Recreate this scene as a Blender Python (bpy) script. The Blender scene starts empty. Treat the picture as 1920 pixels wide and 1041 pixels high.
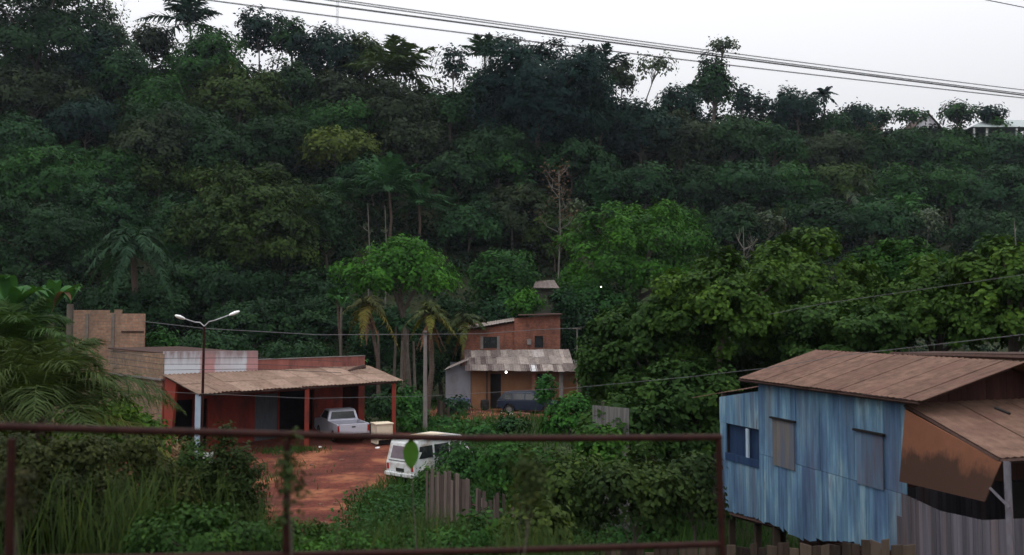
import bpy, math, random
import numpy as np
from mathutils import Vector
R = math.radians
scene = bpy.context.scene
col = scene.collection
# ------------------------------------------------------------------ camera, world, sun, exposure
F = 1600.0; CZ = 6.4; PITCH = math.atan(80 / F)
cam = bpy.data.cameras.new('camera'); camo = bpy.data.objects.new('camera', cam); col.objects.link(camo)
camo.location = (0, 0, CZ); camo.rotation_euler = (R(90) + PITCH, 0, 0)
cam.sensor_width = 36; cam.lens = F / 1920 * 36; cam.clip_start = 0.1; cam.clip_end = 3000
cam.dof.use_dof = True; cam.dof.focus_distance = 45; cam.dof.aperture_fstop = 1.4
scene.camera = camo
SUN_EL, SUN_ROT = R(58), R(200)
world = bpy.data.worlds.new("World"); scene.world = world; world.use_nodes = True
nt = world.node_tree; nt.nodes.clear()
sky = nt.nodes.new('ShaderNodeTexSky'); sky.sky_type = 'NISHITA'; sky.sun_disc = False
sky.sun_elevation = SUN_EL; sky.sun_rotation = SUN_ROT; sky.air_density = 1.0; sky.dust_density = 4.0
hs = nt.nodes.new('ShaderNodeHueSaturation'); hs.inputs['Saturation'].default_value = 0.25
mx = nt.nodes.new('ShaderNodeMix'); mx.data_type = 'RGBA'; mx.inputs[0].default_value = 0.72
mx.inputs[7].default_value = (9.6, 9.65, 9.95, 1)
bg = nt.nodes.new('ShaderNodeBackground'); bg.inputs['Strength'].default_value = 0.13
wo = nt.nodes.new('ShaderNodeOutputWorld')
nt.links.new(sky.outputs[0], hs.inputs['Color']); nt.links.new(hs.outputs[0], mx.inputs[6])
wtc = nt.nodes.new('ShaderNodeTexCoord'); wsx = nt.nodes.new('ShaderNodeSeparateXYZ'); nt.links.new(wtc.outputs['Generated'], wsx.inputs[0])
wmr = nt.nodes.new('ShaderNodeMapRange'); nt.links.new(wsx.outputs[2], wmr.inputs[0]); wmr.inputs[1].default_value = 0.22; wmr.inputs[2].default_value = 1.0   # overcast sky: brighter overhead
wmr.inputs[3].default_value = 1.0; wmr.inputs[4].default_value = 2.7
wcc = nt.nodes.new('ShaderNodeVectorMath'); wcc.operation = 'SCALE'; nt.links.new(mx.outputs[2], wcc.inputs[0]); nt.links.new(wmr.outputs[0], wcc.inputs['Scale'])
nt.links.new(wcc.outputs[0], bg.inputs[0]); nt.links.new(bg.outputs[0], wo.inputs[0])
sl = bpy.data.lights.new('sun', 'SUN'); sl.energy = 0.5; sl.angle = R(14); sl.color = (1, .96, .9)
so = bpy.data.objects.new('sun', sl); col.objects.link(so)
so.rotation_euler = (R(90) - SUN_EL, 0, R(180) - SUN_ROT + R(180))
so.location = (0, -20, 60)
scene.view_settings.view_transform = 'Standard'; scene.view_settings.look = 'None'
scene.view_settings.exposure = -0.3; scene.view_settings.gamma = 1
scene.render.engine = 'CYCLES'
scene.cycles.max_bounces = 6; scene.cycles.diffuse_bounces = 3; scene.cycles.transmission_bounces = 3
scene.cycles.volume_bounces = 0; scene.cycles.transparent_max_bounces = 8
HAZE = 0.00013

# ------------------------------------------------------------------ helpers
def at(px, py, Y):
    u = (px - 960) / F; v = (520.5 - py) / F
    c, s = math.cos(PITCH), math.sin(PITCH)
    y = c - v * s; z = s + v * c
    return Vector((u / y * Y, Y, CZ + z / y * Y))

def tag(o, label=None, cat=None, group=None, kind=None):
    if label: o['label'] = label
    if cat: o['category'] = cat
    if group: o['group'] = group
    if kind: o['kind'] = kind
    return o

def thing(name, label, cat, loc=(0, 0, 0), rotz=0, group=None):
    o = bpy.data.objects.new(name, None); col.objects.link(o)
    o.location = loc; o.rotation_euler = (0, 0, rotz); o.empty_display_size = .2
    return tag(o, label, cat, group)

def root_of(o):
    while o.parent: o = o.parent
    return o

def link_mesh(name, me, m, parent, local=False, color=None):
    o = bpy.data.objects.new(name, me); col.objects.link(o)
    if m: me.materials.append(m)
    if parent is not None:
        o.parent = parent
    if color: o.color = (*color, 1)
    return o

def base_loc(parent, local):
    if parent is None or local: return Vector((0, 0, 0))
    return Vector(root_of(parent).location)

class MB:
    def __init__(s): s.v = []; s.f = []; s.t = []
    def face(s, pts, t=.5):
        n = len(s.v); s.v += [tuple(p) for p in pts]; s.f.append(tuple(range(n, n + len(pts)))); s.t.append(t)
    def quad(s, a, b, c, d, t=.5): s.face((a, b, c, d), t)
    def hexa(s, p, t=.5):   # p: 4 bottom, 4 top
        n = len(s.v); s.v += [tuple(q) for q in p]
        for f in ((3, 2, 1, 0), (4, 5, 6, 7), (0, 1, 5, 4), (1, 2, 6, 5), (2, 3, 7, 6), (3, 0, 4, 7)):
            s.f.append(tuple(n + i for i in f)); s.t.append(t)
    def box(s, x0, x1, y0, y1, z0, z1, t=.5):
        s.hexa([(x0, y0, z0), (x1, y0, z0), (x1, y1, z0), (x0, y1, z0), (x0, y0, z1), (x1, y0, z1), (x1, y1, z1), (x0, y1, z1)], t)
    def wallbox(s, A, B, th, z0, z1, t=.5, z0b=None, z1b=None):   # box over plan segment A-B, thickness th to its left side
        A = Vector(A[:2]); B = Vector(B[:2]); d = (B - A).normalized(); n = Vector((-d.y, d.x)) * th
        z0b = z0 if z0b is None else z0b; z1b = z1 if z1b is None else z1b
        s.hexa([(*A, z0), (*B, z0b), (*(B + n), z0b), (*(A + n), z0), (*A, z1), (*B, z1b), (*(B + n), z1b), (*(A + n), z1)], t)
    def slab(s, a, b, c, d, th, t=.5):   # quad with thickness th downwards
        k = Vector((0, 0, th)); q = [Vector(p) for p in (a, b, c, d)]
        s.hexa([p - k for p in q] + q, t)
    def tube(s, pts, rad, n=6, t=.5, cap=True):
        pts = [Vector(p) for p in pts]
        if not hasattr(rad, '__len__'): rad = [rad] * len(pts)
        base = len(s.v); ref = None
        for i, p in enumerate(pts):
            d = (pts[min(i + 1, len(pts) - 1)] - pts[max(i - 1, 0)])
            if d.length < 1e-6: d = Vector((0, 0, 1))
            d.normalize()
            if ref is None: ref = Vector((1, 0, 0)) if abs(d.x) < .8 else Vector((0, 1, 0))
            a = (ref - d * ref.dot(d)).normalized(); b = d.cross(a); ref = a
            for k in range(n):
                an = 2 * math.pi * k / n
                s.v.append(tuple(p + (a * math.cos(an) + b * math.sin(an)) * rad[i]))
        for i in range(len(pts) - 1):
            for k in range(n):
                k2 = (k + 1) % n
                s.f.append((base + i * n + k, base + i * n + k2, base + (i + 1) * n + k2, base + (i + 1) * n + k)); s.t.append(t)
        if cap:
            s.f.append(tuple(base + k for k in reversed(range(n)))); s.t.append(t)
            e = base + (len(pts) - 1) * n; s.f.append(tuple(e + k for k in range(n))); s.t.append(t)
    def lathe(s, prof, n=20, c=(0, 0, 0), axis='z', t=.5):
        base = len(s.v); c = Vector(c)
        for r, h in prof:
            for k in range(n):
                a = 2 * math.pi * k / n
                p = {'z': (r * math.cos(a), r * math.sin(a), h), 'y': (r * math.cos(a), h, r * math.sin(a)), 'x': (h, r * math.cos(a), r * math.sin(a))}[axis]
                s.v.append(tuple(c + Vector(p)))
        for i in range(len(prof) - 1):
            for k in range(n):
                k2 = (k + 1) % n
                s.f.append((base + i * n + k, base + i * n + k2, base + (i + 1) * n + k2, base + (i + 1) * n + k)); s.t.append(t)
    def build(s, name, m, parent=None, local=False, color=None, smooth=False, solid=0, bevel=0):
        b = base_loc(parent, local)
        me = bpy.data.meshes.new(name)
        me.from_pydata([(x - b.x, y - b.y, z - b.z) for x, y, z in s.v], [], s.f)
        at_ = me.attributes.new('tint', 'FLOAT', 'FACE'); at_.data.foreach_set('value', s.t)
        if smooth: me.polygons.foreach_set('use_smooth', [True] * len(me.polygons))
        me.update()
        o = link_mesh(name, me, m, parent, local, color)
        if solid:
            k = o.modifiers.new('solid', 'SOLIDIFY'); k.thickness = solid; k.offset = -1
        if bevel:
            k = o.modifiers.new('bevel', 'BEVEL'); k.width = bevel; k.segments = 2; k.limit_method = 'ANGLE'
        return o

# leaf templates (t, b, n) , faces
TPL = {
 'rhomb': ([(0, 0, 0), (.5, .5, .1), (1, 0, 0), (.5, -.5, .1)], [(0, 1, 2, 3)]),
 'ovate': ([(0, 0, 0), (.3, .48, .06), (.68, .36, .0), (1, 0, -.16), (.68, -.36, .0), (.3, -.48, .06), (.5, 0, -.05)],
           [(0, 1, 6, 5), (1, 2, 6), (2, 3, 4, 6), (4, 5, 6)]),
 'heart': ([(0, 0, 0), (-.08, .3, .04), (.2, .52, .06), (.6, .36, .0), (1, 0, -.2), (.6, -.36, .0), (.2, -.52, .06), (-.08, -.3, .04), (.35, 0, -.06)],
           [(0, 1, 2, 8), (2, 3, 4, 8), (4, 5, 6, 8), (6, 7, 0, 8)]),
 'blade': ([(0, .5, 0), (.5, .4, .08), (1, 0, -.1), (.5, -.4, .08), (0, -.5, 0)], [(0, 1, 3, 4), (1, 2, 3)]),
 'palmate': ([(0, 0, 0)] + [(.5 + .5 * math.cos(a) * (1 if i % 2 == 0 else .45), .5 * math.sin(a) * (1 if i % 2 == 0 else .45) * 1.1, -.12 if i % 2 == 0 else .03) for i, a in enumerate([math.pi * (-.8 + .16 * k) for k in range(11)])],
             [(0, 1, 2), (0, 2, 3, 4), (0, 4, 5, 6), (0, 6, 7, 8), (0, 8, 9, 10), (0, 10, 11)]),
}
def nrm(a): return a / np.maximum(np.linalg.norm(a, axis=1, keepdims=True), 1e-9)

def leaves_arrays(P, N, L, W, tint, tpl, rng, T=None):
    n = len(P)
    if T is None: T = rng.normal(size=(n, 3)); T[:, 2] -= .3
    N = nrm(N); T = nrm(T - N * np.sum(T * N, axis=1, keepdims=True)); B = np.cross(N, T)
    tv, tf = TPL[tpl]; k = len(tv); tv = np.array(tv)
    L = np.broadcast_to(np.asarray(L, float), (n,)); W = np.broadcast_to(np.asarray(W, float), (n,))
    V = (P[:, None, :] + T[:, None, :] * (L[:, None, None] * tv[None, :, 0:1]) + B[:, None, :] * (W[:, None, None] * tv[None, :, 1:2])
         + N[:, None, :] * (L[:, None, None] * tv[None, :, 2:3])).reshape(-1, 3)
    loops = np.concatenate([np.array(f) for f in tf]); ls = np.array([len(f) for f in tf])
    loopidx = (np.arange(n)[:, None] * k + loops[None, :]).ravel()
    tot = np.tile(ls, n)
    return V, loopidx, tot, np.repeat(np.broadcast_to(tint, (n,)), len(tf))

def mesh_np(name, parts, m, parent=None, color=None, local=False):
    b = np.array(base_loc(parent, local))
    V = []; LI = []; TT = []; TI = []; off = 0
    for v, li, tot, ti in parts:
        V.append(v); LI.append(li + off); TT.append(tot); TI.append(ti); off += len(v)
    V = np.concatenate(V) - b; LI = np.concatenate(LI); TT = np.concatenate(TT); TI = np.concatenate(TI)
    me = bpy.data.meshes.new(name)
    me.vertices.add(len(V)); me.vertices.foreach_set('co', V.astype(np.float32).ravel())
    me.loops.add(len(LI)); me.loops.foreach_set('vertex_index', LI.astype(np.int32))
    me.polygons.add(len(TT)); st = np.concatenate([[0], np.cumsum(TT)[:-1]])
    me.polygons.foreach_set('loop_start', st.astype(np.int32))
    a = me.attributes.new('tint', 'FLOAT', 'FACE')
    me.update(calc_edges=True)
    me.attributes['tint'].data.foreach_set('value', TI.astype(np.float32))
    return link_mesh(name, me, m, parent, local, color)

def mb_arrays(mb):
    V = np.array(mb.v); LI = np.concatenate([np.array(f) for f in mb.f]); return V, LI, np.array([len(f) for f in mb.f]), np.array(mb.t)

# ------------------------------------------------------------------ materials
def nm(name):
    m = bpy.data.materials.new(name); m.use_nodes = True; m.node_tree.nodes.clear(); return m, m.node_tree
def N_(t, kind, **kw):
    n = t.nodes.new(kind)
    for k, v in kw.items():
        if k in n.inputs: n.inputs[k].default_value = v
        else: setattr(n, k, v)
    return n
def ramp(t, fac, stops):
    r = t.nodes.new('ShaderNodeValToRGB'); t.links.new(fac, r.inputs[0])
    while len(r.color_ramp.elements) < len(stops): r.color_ramp.elements.new(.5)
    for e, (p, c) in zip(r.color_ramp.elements, stops): e.position = p; e.color = (*c, 1)
    return r.outputs[0]
def mixc(t, f, a, b, mode='MIX'):
    n = t.nodes.new('ShaderNodeMix'); n.data_type = 'RGBA'; n.blend_type = mode
    for s, v in ((0, f), (6, a), (7, b)):
        if isinstance(v, (int, float)): n.inputs[s].default_value = v
        elif isinstance(v, tuple): n.inputs[s].default_value = (*v, 1)
        else: t.links.new(v, n.inputs[s])
    return n.outputs[2]
def noise(t, scale, stretch=(1, 1, 1), detail=5, coord='Object', rough=.6):
    tc = t.nodes.new('ShaderNodeTexCoord'); mp = t.nodes.new('ShaderNodeMapping'); mp.inputs['Scale'].default_value = stretch
    t.links.new(tc.outputs[coord], mp.inputs[0]); n = t.nodes.new('ShaderNodeTexNoise')
    n.inputs['Scale'].default_value = scale; n.inputs['Detail'].default_value = detail; n.inputs['Roughness'].default_value = rough
    t.links.new(mp.outputs[0], n.inputs[0]); return n.outputs['Fac']
def tintmul(t, c, lo=.7, hi=1.3):
    a = N_(t, 'ShaderNodeAttribute', attribute_name='tint'); mr = t.nodes.new('ShaderNodeMapRange')
    mr.inputs[3].default_value = lo; mr.inputs[4].default_value = hi; t.links.new(a.outputs['Fac'], mr.inputs[0])
    cc = t.nodes.new('ShaderNodeCombineColor'); [t.links.new(mr.outputs[0], cc.inputs[i]) for i in range(3)]
    return mixc(t, 1.0, c, cc.outputs[0], 'MULTIPLY')
def finish(t, colour, rough=.8, bump=None, bd=.02, metal=0, spec=.12):
    p = N_(t, 'ShaderNodeBsdfPrincipled'); p.inputs['Roughness'].default_value = rough; p.inputs['Metallic'].default_value = metal
    p.inputs['Specular IOR Level'].default_value = spec
    if isinstance(colour, tuple): p.inputs['Base Color'].default_value = (*colour, 1)
    else: t.links.new(colour, p.inputs['Base Color'])
    if bump is not None:
        b = t.nodes.new('ShaderNodeBump'); b.inputs['Distance'].default_value = bd; b.inputs['Strength'].default_value = .9
        t.links.new(bump, b.inputs['Height']); t.links.new(b.outputs[0], p.inputs['Normal'])
    o = t.nodes.new('ShaderNodeOutputMaterial'); t.links.new(p.outputs[0], o.inputs[0])
def surf(name, stops, scale=3, stretch=(1, 1, 1), rough=.85, bd=.02, metal=0, spec=.12, tint=(.75, 1.25), fine=None, dirt=None, dscale=.8):
    m, t = nm(name); f = noise(t, scale, stretch); c = ramp(t, f, stops)
    if dirt:
        d = noise(t, dscale, stretch, 6); dm = ramp(t, d, [(.48, (0, 0, 0)), (.66, (1, 1, 1))]); c = mixc(t, dm, c, dirt)
    if tint: c = tintmul(t, c, *tint)
    finish(t, c, rough, f if bd else None, bd, metal, spec); return m
def leafmat(name, trans=.3, sat=1.0, bark=False):
    m, t = nm(name)
    oi = N_(t, 'ShaderNodeObjectInfo'); a = N_(t, 'ShaderNodeAttribute', attribute_name='tint')
    c = tintmul(t, oi.outputs['Color'], .45, 1.75)
    r = ramp(t, a.outputs['Fac'], [(0, (.85, 1, 1.1)), (.55, (1, 1, 1)), (.88, (1.15, 1.05, .7)), (1, (1.25, .95, .55))])
    c = mixc(t, 1.0, c, r, 'MULTIPLY')
    p = N_(t, 'ShaderNodeBsdfPrincipled'); p.inputs['Roughness'].default_value = .65; p.inputs['Specular IOR Level'].default_value = .06
    t.links.new(c, p.inputs['Base Color'])
    tr = N_(t, 'ShaderNodeBsdfTranslucent'); t.links.new(mixc(t, 1.0, c, (1.3, 1.25, .5), 'MULTIPLY'), tr.inputs[0])
    ms = N_(t, 'ShaderNodeMixShader'); ms.inputs[0].default_value = trans
    o = t.nodes.new('ShaderNodeOutputMaterial'); t.links.new(p.outputs[0], ms.inputs[1]); t.links.new(tr.outputs[0], ms.inputs[2]); t.links.new(ms.outputs[0], o.inputs[0])
    return m
def brickmat(name, c1, c2, mortar, ws=.22, hs=.1, dirt=(.1, .08, .07), ang=0.0):
    m, t = nm(name)
    tc = t.nodes.new('ShaderNodeTexCoord'); mp = t.nodes.new('ShaderNodeMapping'); mp.inputs['Rotation'].default_value = (R(90), 0, 0)
    # map world (along wall, z) -> brick (x, y)
    sx = t.nodes.new('ShaderNodeSeparateXYZ'); t.links.new(tc.outputs['Object'], sx.inputs[0])
    ad = t.nodes.new('ShaderNodeMath'); ad.operation = 'MULTIPLY_ADD'; t.links.new(sx.outputs[0], ad.inputs[0]); ad.inputs[1].default_value = math.cos(ang)
    a2 = t.nodes.new('ShaderNodeMath'); a2.operation = 'MULTIPLY'; t.links.new(sx.outputs[1], a2.inputs[0]); a2.inputs[1].default_value = math.sin(ang)
    t.links.new(a2.outputs[0], ad.inputs[2])
    cb = t.nodes.new('ShaderNodeCombineXYZ'); t.links.new(ad.outputs[0], cb.inputs[0]); t.links.new(sx.outputs[2], cb.inputs[1])
    b = t.nodes.new('ShaderNodeTexBrick'); t.links.new(cb.outputs[0], b.inputs[0]); b.inputs['Scale'].default_value = 1
    b.inputs['Brick Width'].default_value = ws; b.inputs['Row Height'].default_value = hs; b.inputs['Mortar Size'].default_value = .018
    b.inputs['Color1'].default_value = (*c1, 1); b.inputs['Color2'].default_value = (*c2, 1); b.inputs['Mortar'].default_value = (*mortar, 1)
    f = noise(t, .9, (1, 1, .7), 6); dm = ramp(t, f, [(.40, (0, 0, 0)), (.64, (.8, .8, .8))]); c = mixc(t, dm, b.outputs[0], dirt)
    f2 = noise(t, 6, (1, 1, 1), 4); c = mixc(t, .5, c, mixc(t, 1, c, ramp(t, f2, [(.3, (.5, .5, .5)), (.7, (1.4, 1.4, 1.4))]), 'MULTIPLY'))
    finish(t, tintmul(t, c, .75, 1.25), .9, b.outputs['Fac'], -.01); return m
M = {}
M['leaf'] = leafmat('leaf', .2)
M['bark'] = surf('bark', [(.3, (.05, .04, .033)), (.7, (.13, .11, .09))], 4, (2, 2, .6), .9, .03)
M['palebark'] = surf('pale_bark', [(.3, (.075, .07, .06)), (.7, (.16, .15, .13))], 4, (2, 2, .6), .9, .02)
M['palmtrunk'] = surf('palm_trunk', [(.3, (.045, .03, .024)), (.7, (.115, .082, .066))], 5, (1, 1, 6), .9, .03)
# ------------------------------------------------------------------ terrain
def interp(x, xs, ys): return np.interp(x, xs, ys)
def terrain(X, Y):
    X = np.asarray(X, float); Y = np.asarray(Y, float)
    px = np.clip(960 + F * X / np.maximum(Y, 1), -600, 2500)
    G = interp(px, [-600, 0, 400, 800, 1100, 1300, 1500, 1700, 1920, 2500], [110, 122, 128, 178, 212, 222, 232, 250, 254, 262])
    Rr = interp(px, [-600, 0, 800, 1200, 1500, 1920, 2500], [118, 122, 125, 135, 150, 165, 175])
    Y0 = interp(px, [-600, 0, 800, 1100, 1500, 2500], [66, 66, 72, 76, 74, 72])
    zr = CZ + (600 - G) / F * Rr
    t = (Y - Y0) / (Rr - Y0); tt = np.clip(t, 0, 1)
    hill = zr * (0.75 * tt + .5 * tt ** 2 - .25 * tt ** 3) - np.where(t > 1, np.clip(t - 1, 0, 3) * 9, 0)
    hill = np.where(t > 0, hill, 0)
    bump = (np.sin(X * .13 + 1.3) * np.cos(Y * .17 + .4) * .9 + np.sin(X * .31 - Y * .23) * .4) * np.clip((Y - 68) / 12, 0, 1)
    small = (np.sin(X * .9 + Y * .4) * .04 + np.sin(Y * 1.3 - X * .3) * .03) * np.clip((Y - 14) / 6, 0, 1)
    yard = interp(Y, [14, 25, 32, 40, 48, 60, 70], [0, -.1, 0, .45, .5, .2, .2])
    yard = yard * np.clip(1 - (X - 2) / 6, 0, 1) + 0
    emb = np.clip(4.6 - .33 * Y, 0, 4.6)
    # road ledge the railing stands on
    return hill + bump + small + np.maximum(yard, emb)
def tz(x, y): return float(terrain(x, y))

xs = np.unique(np.concatenate([np.arange(-260, -40, 4.), np.arange(-40, 40, .6), np.arange(40, 261, 4.)]))
ys = np.unique(np.concatenate([np.arange(-40, 12, 1.5), np.arange(12, 64, .6), np.arange(64, 200, 2.), np.arange(200, 700, 12.)]))
GX, GY = np.meshgrid(xs, ys); GZ = terrain(GX, GY)
nx, ny = len(xs), len(ys)
V = np.stack([GX, GY, GZ], -1).reshape(-1, 3)
i = np.arange(ny - 1)[:, None] * nx + np.arange(nx - 1)[None, :]
quads = np.stack([i, i + 1, i + nx + 1, i + nx], -1).reshape(-1, 4)
me = bpy.data.meshes.new('ground'); me.vertices.add(len(V)); me.vertices.foreach_set('co', V.astype(np.float32).ravel())
me.loops.add(len(quads) * 4); me.loops.foreach_set('vertex_index', quads.astype(np.int32).ravel())
me.polygons.add(len(quads)); me.polygons.foreach_set('loop_start', (np.arange(len(quads)) * 4).astype(np.int32))
me.attributes.new('dirt', 'FLOAT', 'POINT'); me.update(calc_edges=True)
# dirt regions: signed-distance like masks
def poly_mask(X, Y, poly, soft):
    poly = np.array(poly, float); n = len(poly); inside = np.zeros(X.shape, bool); dist = np.full(X.shape, 1e9)
    for k in range(n):
        a = poly[k]; b = poly[(k + 1) % n]
        cond = ((a[1] > Y) != (b[1] > Y)) & (X < (b[0] - a[0]) * (Y - a[1]) / (b[1] - a[1] + 1e-12) + a[0]); inside ^= cond
        d = b - a; tt = np.clip(((X - a[0]) * d[0] + (Y - a[1]) * d[1]) / (d @ d), 0, 1)
        dist = np.minimum(dist, np.hypot(X - a[0] - tt * d[0], Y - a[1] - tt * d[1]))
    sd = np.where(inside, dist, -dist); return np.clip(.5 + sd / (2 * soft), 0, 1)
yardpoly = [(-17, 24), (-9, 21.5), (-5.2, 22.5), (-4.9, 26), (-5.2, 29), (-4.6, 33), (-3.0, 38), (-5, 45), (-9, 48), (-13, 45), (-18, 42)]
dirt = poly_mask(GX, GY, yardpoly, .9)
dirt = np.maximum(dirt, poly_mask(GX, GY, [(-6.5, 52), (6, 51), (7, 62), (-6, 62)], 1.2) * .7)
me.attributes['dirt'].data.foreach_set('value', dirt.ravel().astype(np.float32))
me.polygons.foreach_set('use_smooth', [True] * len(quads))
m, t = nm('earth')
da = N_(t, 'ShaderNodeAttribute', attribute_name='dirt'); f1 = noise(t, .4, (1, 1.3, 1), 7); f2 = noise(t, 1.9, (1, 1.7, 1), 8); f3 = noise(t, 11, (1, 1.4, 1), 6)
red = ramp(t, f1, [(.36, (.06, .015, .011)), (.5, (.115, .029, .019)), (.62, (.25, .095, .048))])
ft = noise(t, .5, (1.6, .5, 1), 3); red = mixc(t, ramp(t, ft, [(.46, (0, 0, 0)), (.56, (.5, .5, .5)), (.66, (0, 0, 0))]), red, (.05, .015, .012))
red = mixc(t, ramp(t, f2, [(.52, (0, 0, 0)), (.68, (.7, .7, .7))]), red, (.036, .011, .009))
red = mixc(t, ramp(t, f3, [(.5, (0, 0, 0)), (.85, (.8, .8, .8))]), red, (.21, .085, .05))
soil = ramp(t, f2, [(.3, (.012, .018, .008)), (.7, (.035, .04, .016))])
ad = t.nodes.new('ShaderNodeMath'); ad.operation = 'ADD'; t.links.new(da.outputs['Fac'], ad.inputs[0]); mu = t.nodes.new('ShaderNodeMath'); mu.operation = 'MULTIPLY_ADD'
t.links.new(f2, mu.inputs[0]); mu.inputs[1].default_value = .8; mu.inputs[2].default_value = -.4; t.links.new(mu.outputs[0], ad.inputs[1])
c = mixc(t, ramp(t, ad.outputs[0], [(.42, (0, 0, 0)), (.58, (1, 1, 1))]), soil, red)
ad2 = t.nodes.new('ShaderNodeMath'); ad2.operation = 'MULTIPLY_ADD'; t.links.new(f2, ad2.inputs[0]); ad2.inputs[1].default_value = 2.; t.links.new(f3, ad2.inputs[2])
finish(t, c, .95, ad2.outputs[0], .07, 0, .15)
g = link_mesh('ground', me, m, None); g['kind'] = 'structure'

# ------------------------------------------------------------------ vegetation builders
def solve(px, by, hpx, clear):
    """distance at which the ray through (px, by) passes just above the hillside"""
    for Y in np.arange(64, 200, .5):
        p = at(px, by, Y); H = hpx / F * Y
        if p.z <= tz(p.x, p.y) + clear * H: return float(Y)
    return float(interp(px, [-600, 0, 800, 1200, 1500, 1920, 2500], [118, 122, 125, 135, 150, 165, 175])) - 3
COUNT = [0]
def crown_arrays(c, rx, ry, rz, lobes, nleaf, L, rng, tpl='rhomb', wr=.6, spread=1.0, flat=0, upbias=.35, tuft=10):
    # lobes
    # lobes spread evenly over the crown (golden spiral with jitter), a few inside
    kk = np.arange(lobes) + .5; zz = 1 - 1.62 * kk / lobes; an = 2.39996 * kk; rr0 = np.sqrt(np.clip(1 - zz ** 2, 0, 1))
    d = nrm(np.stack([rr0 * np.cos(an), rr0 * np.sin(an), zz], -1) + rng.normal(0, .16, (lobes, 3)))
    rad = rng.uniform(.8, 1.35, lobes) * min(.5, 1.45 / math.sqrt(lobes)) * spread
    pos = d * (rng.uniform(.72, 1.08, lobes)[:, None]) * (1 - rad * .7)[:, None]
    inner = rng.uniform(0, 1, lobes) < .16; pos[inner] *= .45; rad[inner] *= 1.3
    if flat: pos[:, 2] = rng.uniform(-.2, .4, lobes)
    wts = rad ** 2; wts /= wts.sum()
    nt_ = max(1, nleaf // tuft)
    li = rng.choice(lobes, nt_, p=wts)
    dd = nrm(rng.normal(size=(nt_, 3)) + np.array([0, 0, upbias]))
    keep = dd[:, 2] < -.35; dd[keep, 2] *= -.8
    rr = rng.uniform(.3, 1.0, nt_) ** .3 * rng.uniform(.9, 1.08, nt_)
    tp = pos[li] + dd * (rad[li] * rr)[:, None]
    ltint = rng.uniform(-.2, .2, lobes)
    tt = np.clip(.42 + ltint[li] + rng.normal(0, .09, nt_), 0, 1)
    # leaves around each tuft
    ti = np.repeat(np.arange(nt_), tuft); n = len(ti)
    S = np.array([rx, ry, rz]); P = tp[ti] * S + rng.normal(size=(n, 3)) * L * .6 + np.array(c)
    Nn = dd[ti] * .9 + nrm(pos)[li][ti] * .45 + rng.normal(size=(n, 3)) * .34 + np.array([0, 0, .22])
    tint = np.clip(tt[ti] + rng.normal(0, .1, n), 0, 1)
    LL = L * rng.uniform(.6, 1.25, n)
    T = rng.normal(size=(n, 3)); T[:, 2] -= .5; T += dd[ti] * .6
    return leaves_arrays(P, Nn, LL, LL * wr, tint, tpl, rng, T), pos * S + np.array(c), rad * min(rx, rz)

def tree(label, cx, cy, w, h, colr, Y=None, clear=.02, grow=True, name='broadleaf_tree', cat='tree', lobes=None, dens=1.0, leafpx=3.8, tpl='rhomb', wr=.6,
         flat=0, spread=1.0, base=None, bark='bark', limbs=5, leaf=None, group=None, tuft=10, upbias=.35, trunkr=None):
    COUNT[0] += 1; rng = np.random.default_rng(1000 + COUNT[0]); rnd = random.Random(COUNT[0])
    if Y is None:
        if grow:
            if not flat and not (clear > .5): w *= 1.25; cy += h * .08; h *= 1.25
        Y = solve(cx, cy + h / 2, h, clear)
    c = at(cx, cy, Y); rx = w / 2 / F * Y; rz = h / 2 / F * Y; ry = rx * .85
    bx = c.x if base is None else at(base, cy, Y).x
    b = Vector((bx, Y, tz(bx, Y) - .2))
    root = thing(name, label, cat, b, 0, group)
    L = leaf or leafpx * Y / 853
    tall = clear > .5 and not flat
    if tall: rz *= 1.25; c.z -= rz * .2; spread *= .85
    if lobes is None: lobes = int(np.clip(8 + w * h / 1100, 9, 60))
    area = .785 * (2 * rx) * (2 * rz)
    nleaf = int(min(60000, dens * 7 * area / (L * L * wr * .5) ))
    arr, lp, lr = crown_arrays(c, rx, ry, rz, lobes, nleaf, L, rng, tpl, wr, spread, flat, upbias, tuft)
    mesh_np('crown', [arr], M['leaf'], root, colr)
    mb = MB(); H = c.z - b.z; tr = trunkr or max(.06, .022 * (H + rz)) * (.55 if clear > .5 else 1)
    j = c - Vector((0, 0, rz * .35)); 
    if j.z < b.z + .3: j.z = b.z + .3
    k1 = b.lerp(j, .5) + Vector((rnd.uniform(-.06, .06) * H, 0, 0))
    if name == 'creeper': tr = .004
    mb.tube([b, k1, j], [tr, tr * .8, tr * .6], 7)
    idx = list(range(len(lp))); rnd.shuffle(idx)
    for q in idx[:limbs]:
        e = Vector(lp[q]); mid = j.lerp(e, .5) + Vector((0, 0, .12 * rz)); s0 = k1.lerp(j, rnd.uniform(.5, 1))
        mb.tube([s0, mid, e], [tr * .45, tr * .3, tr * .12], 5)
    mb.build('trunk', M[bark], root)
    return root

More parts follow.
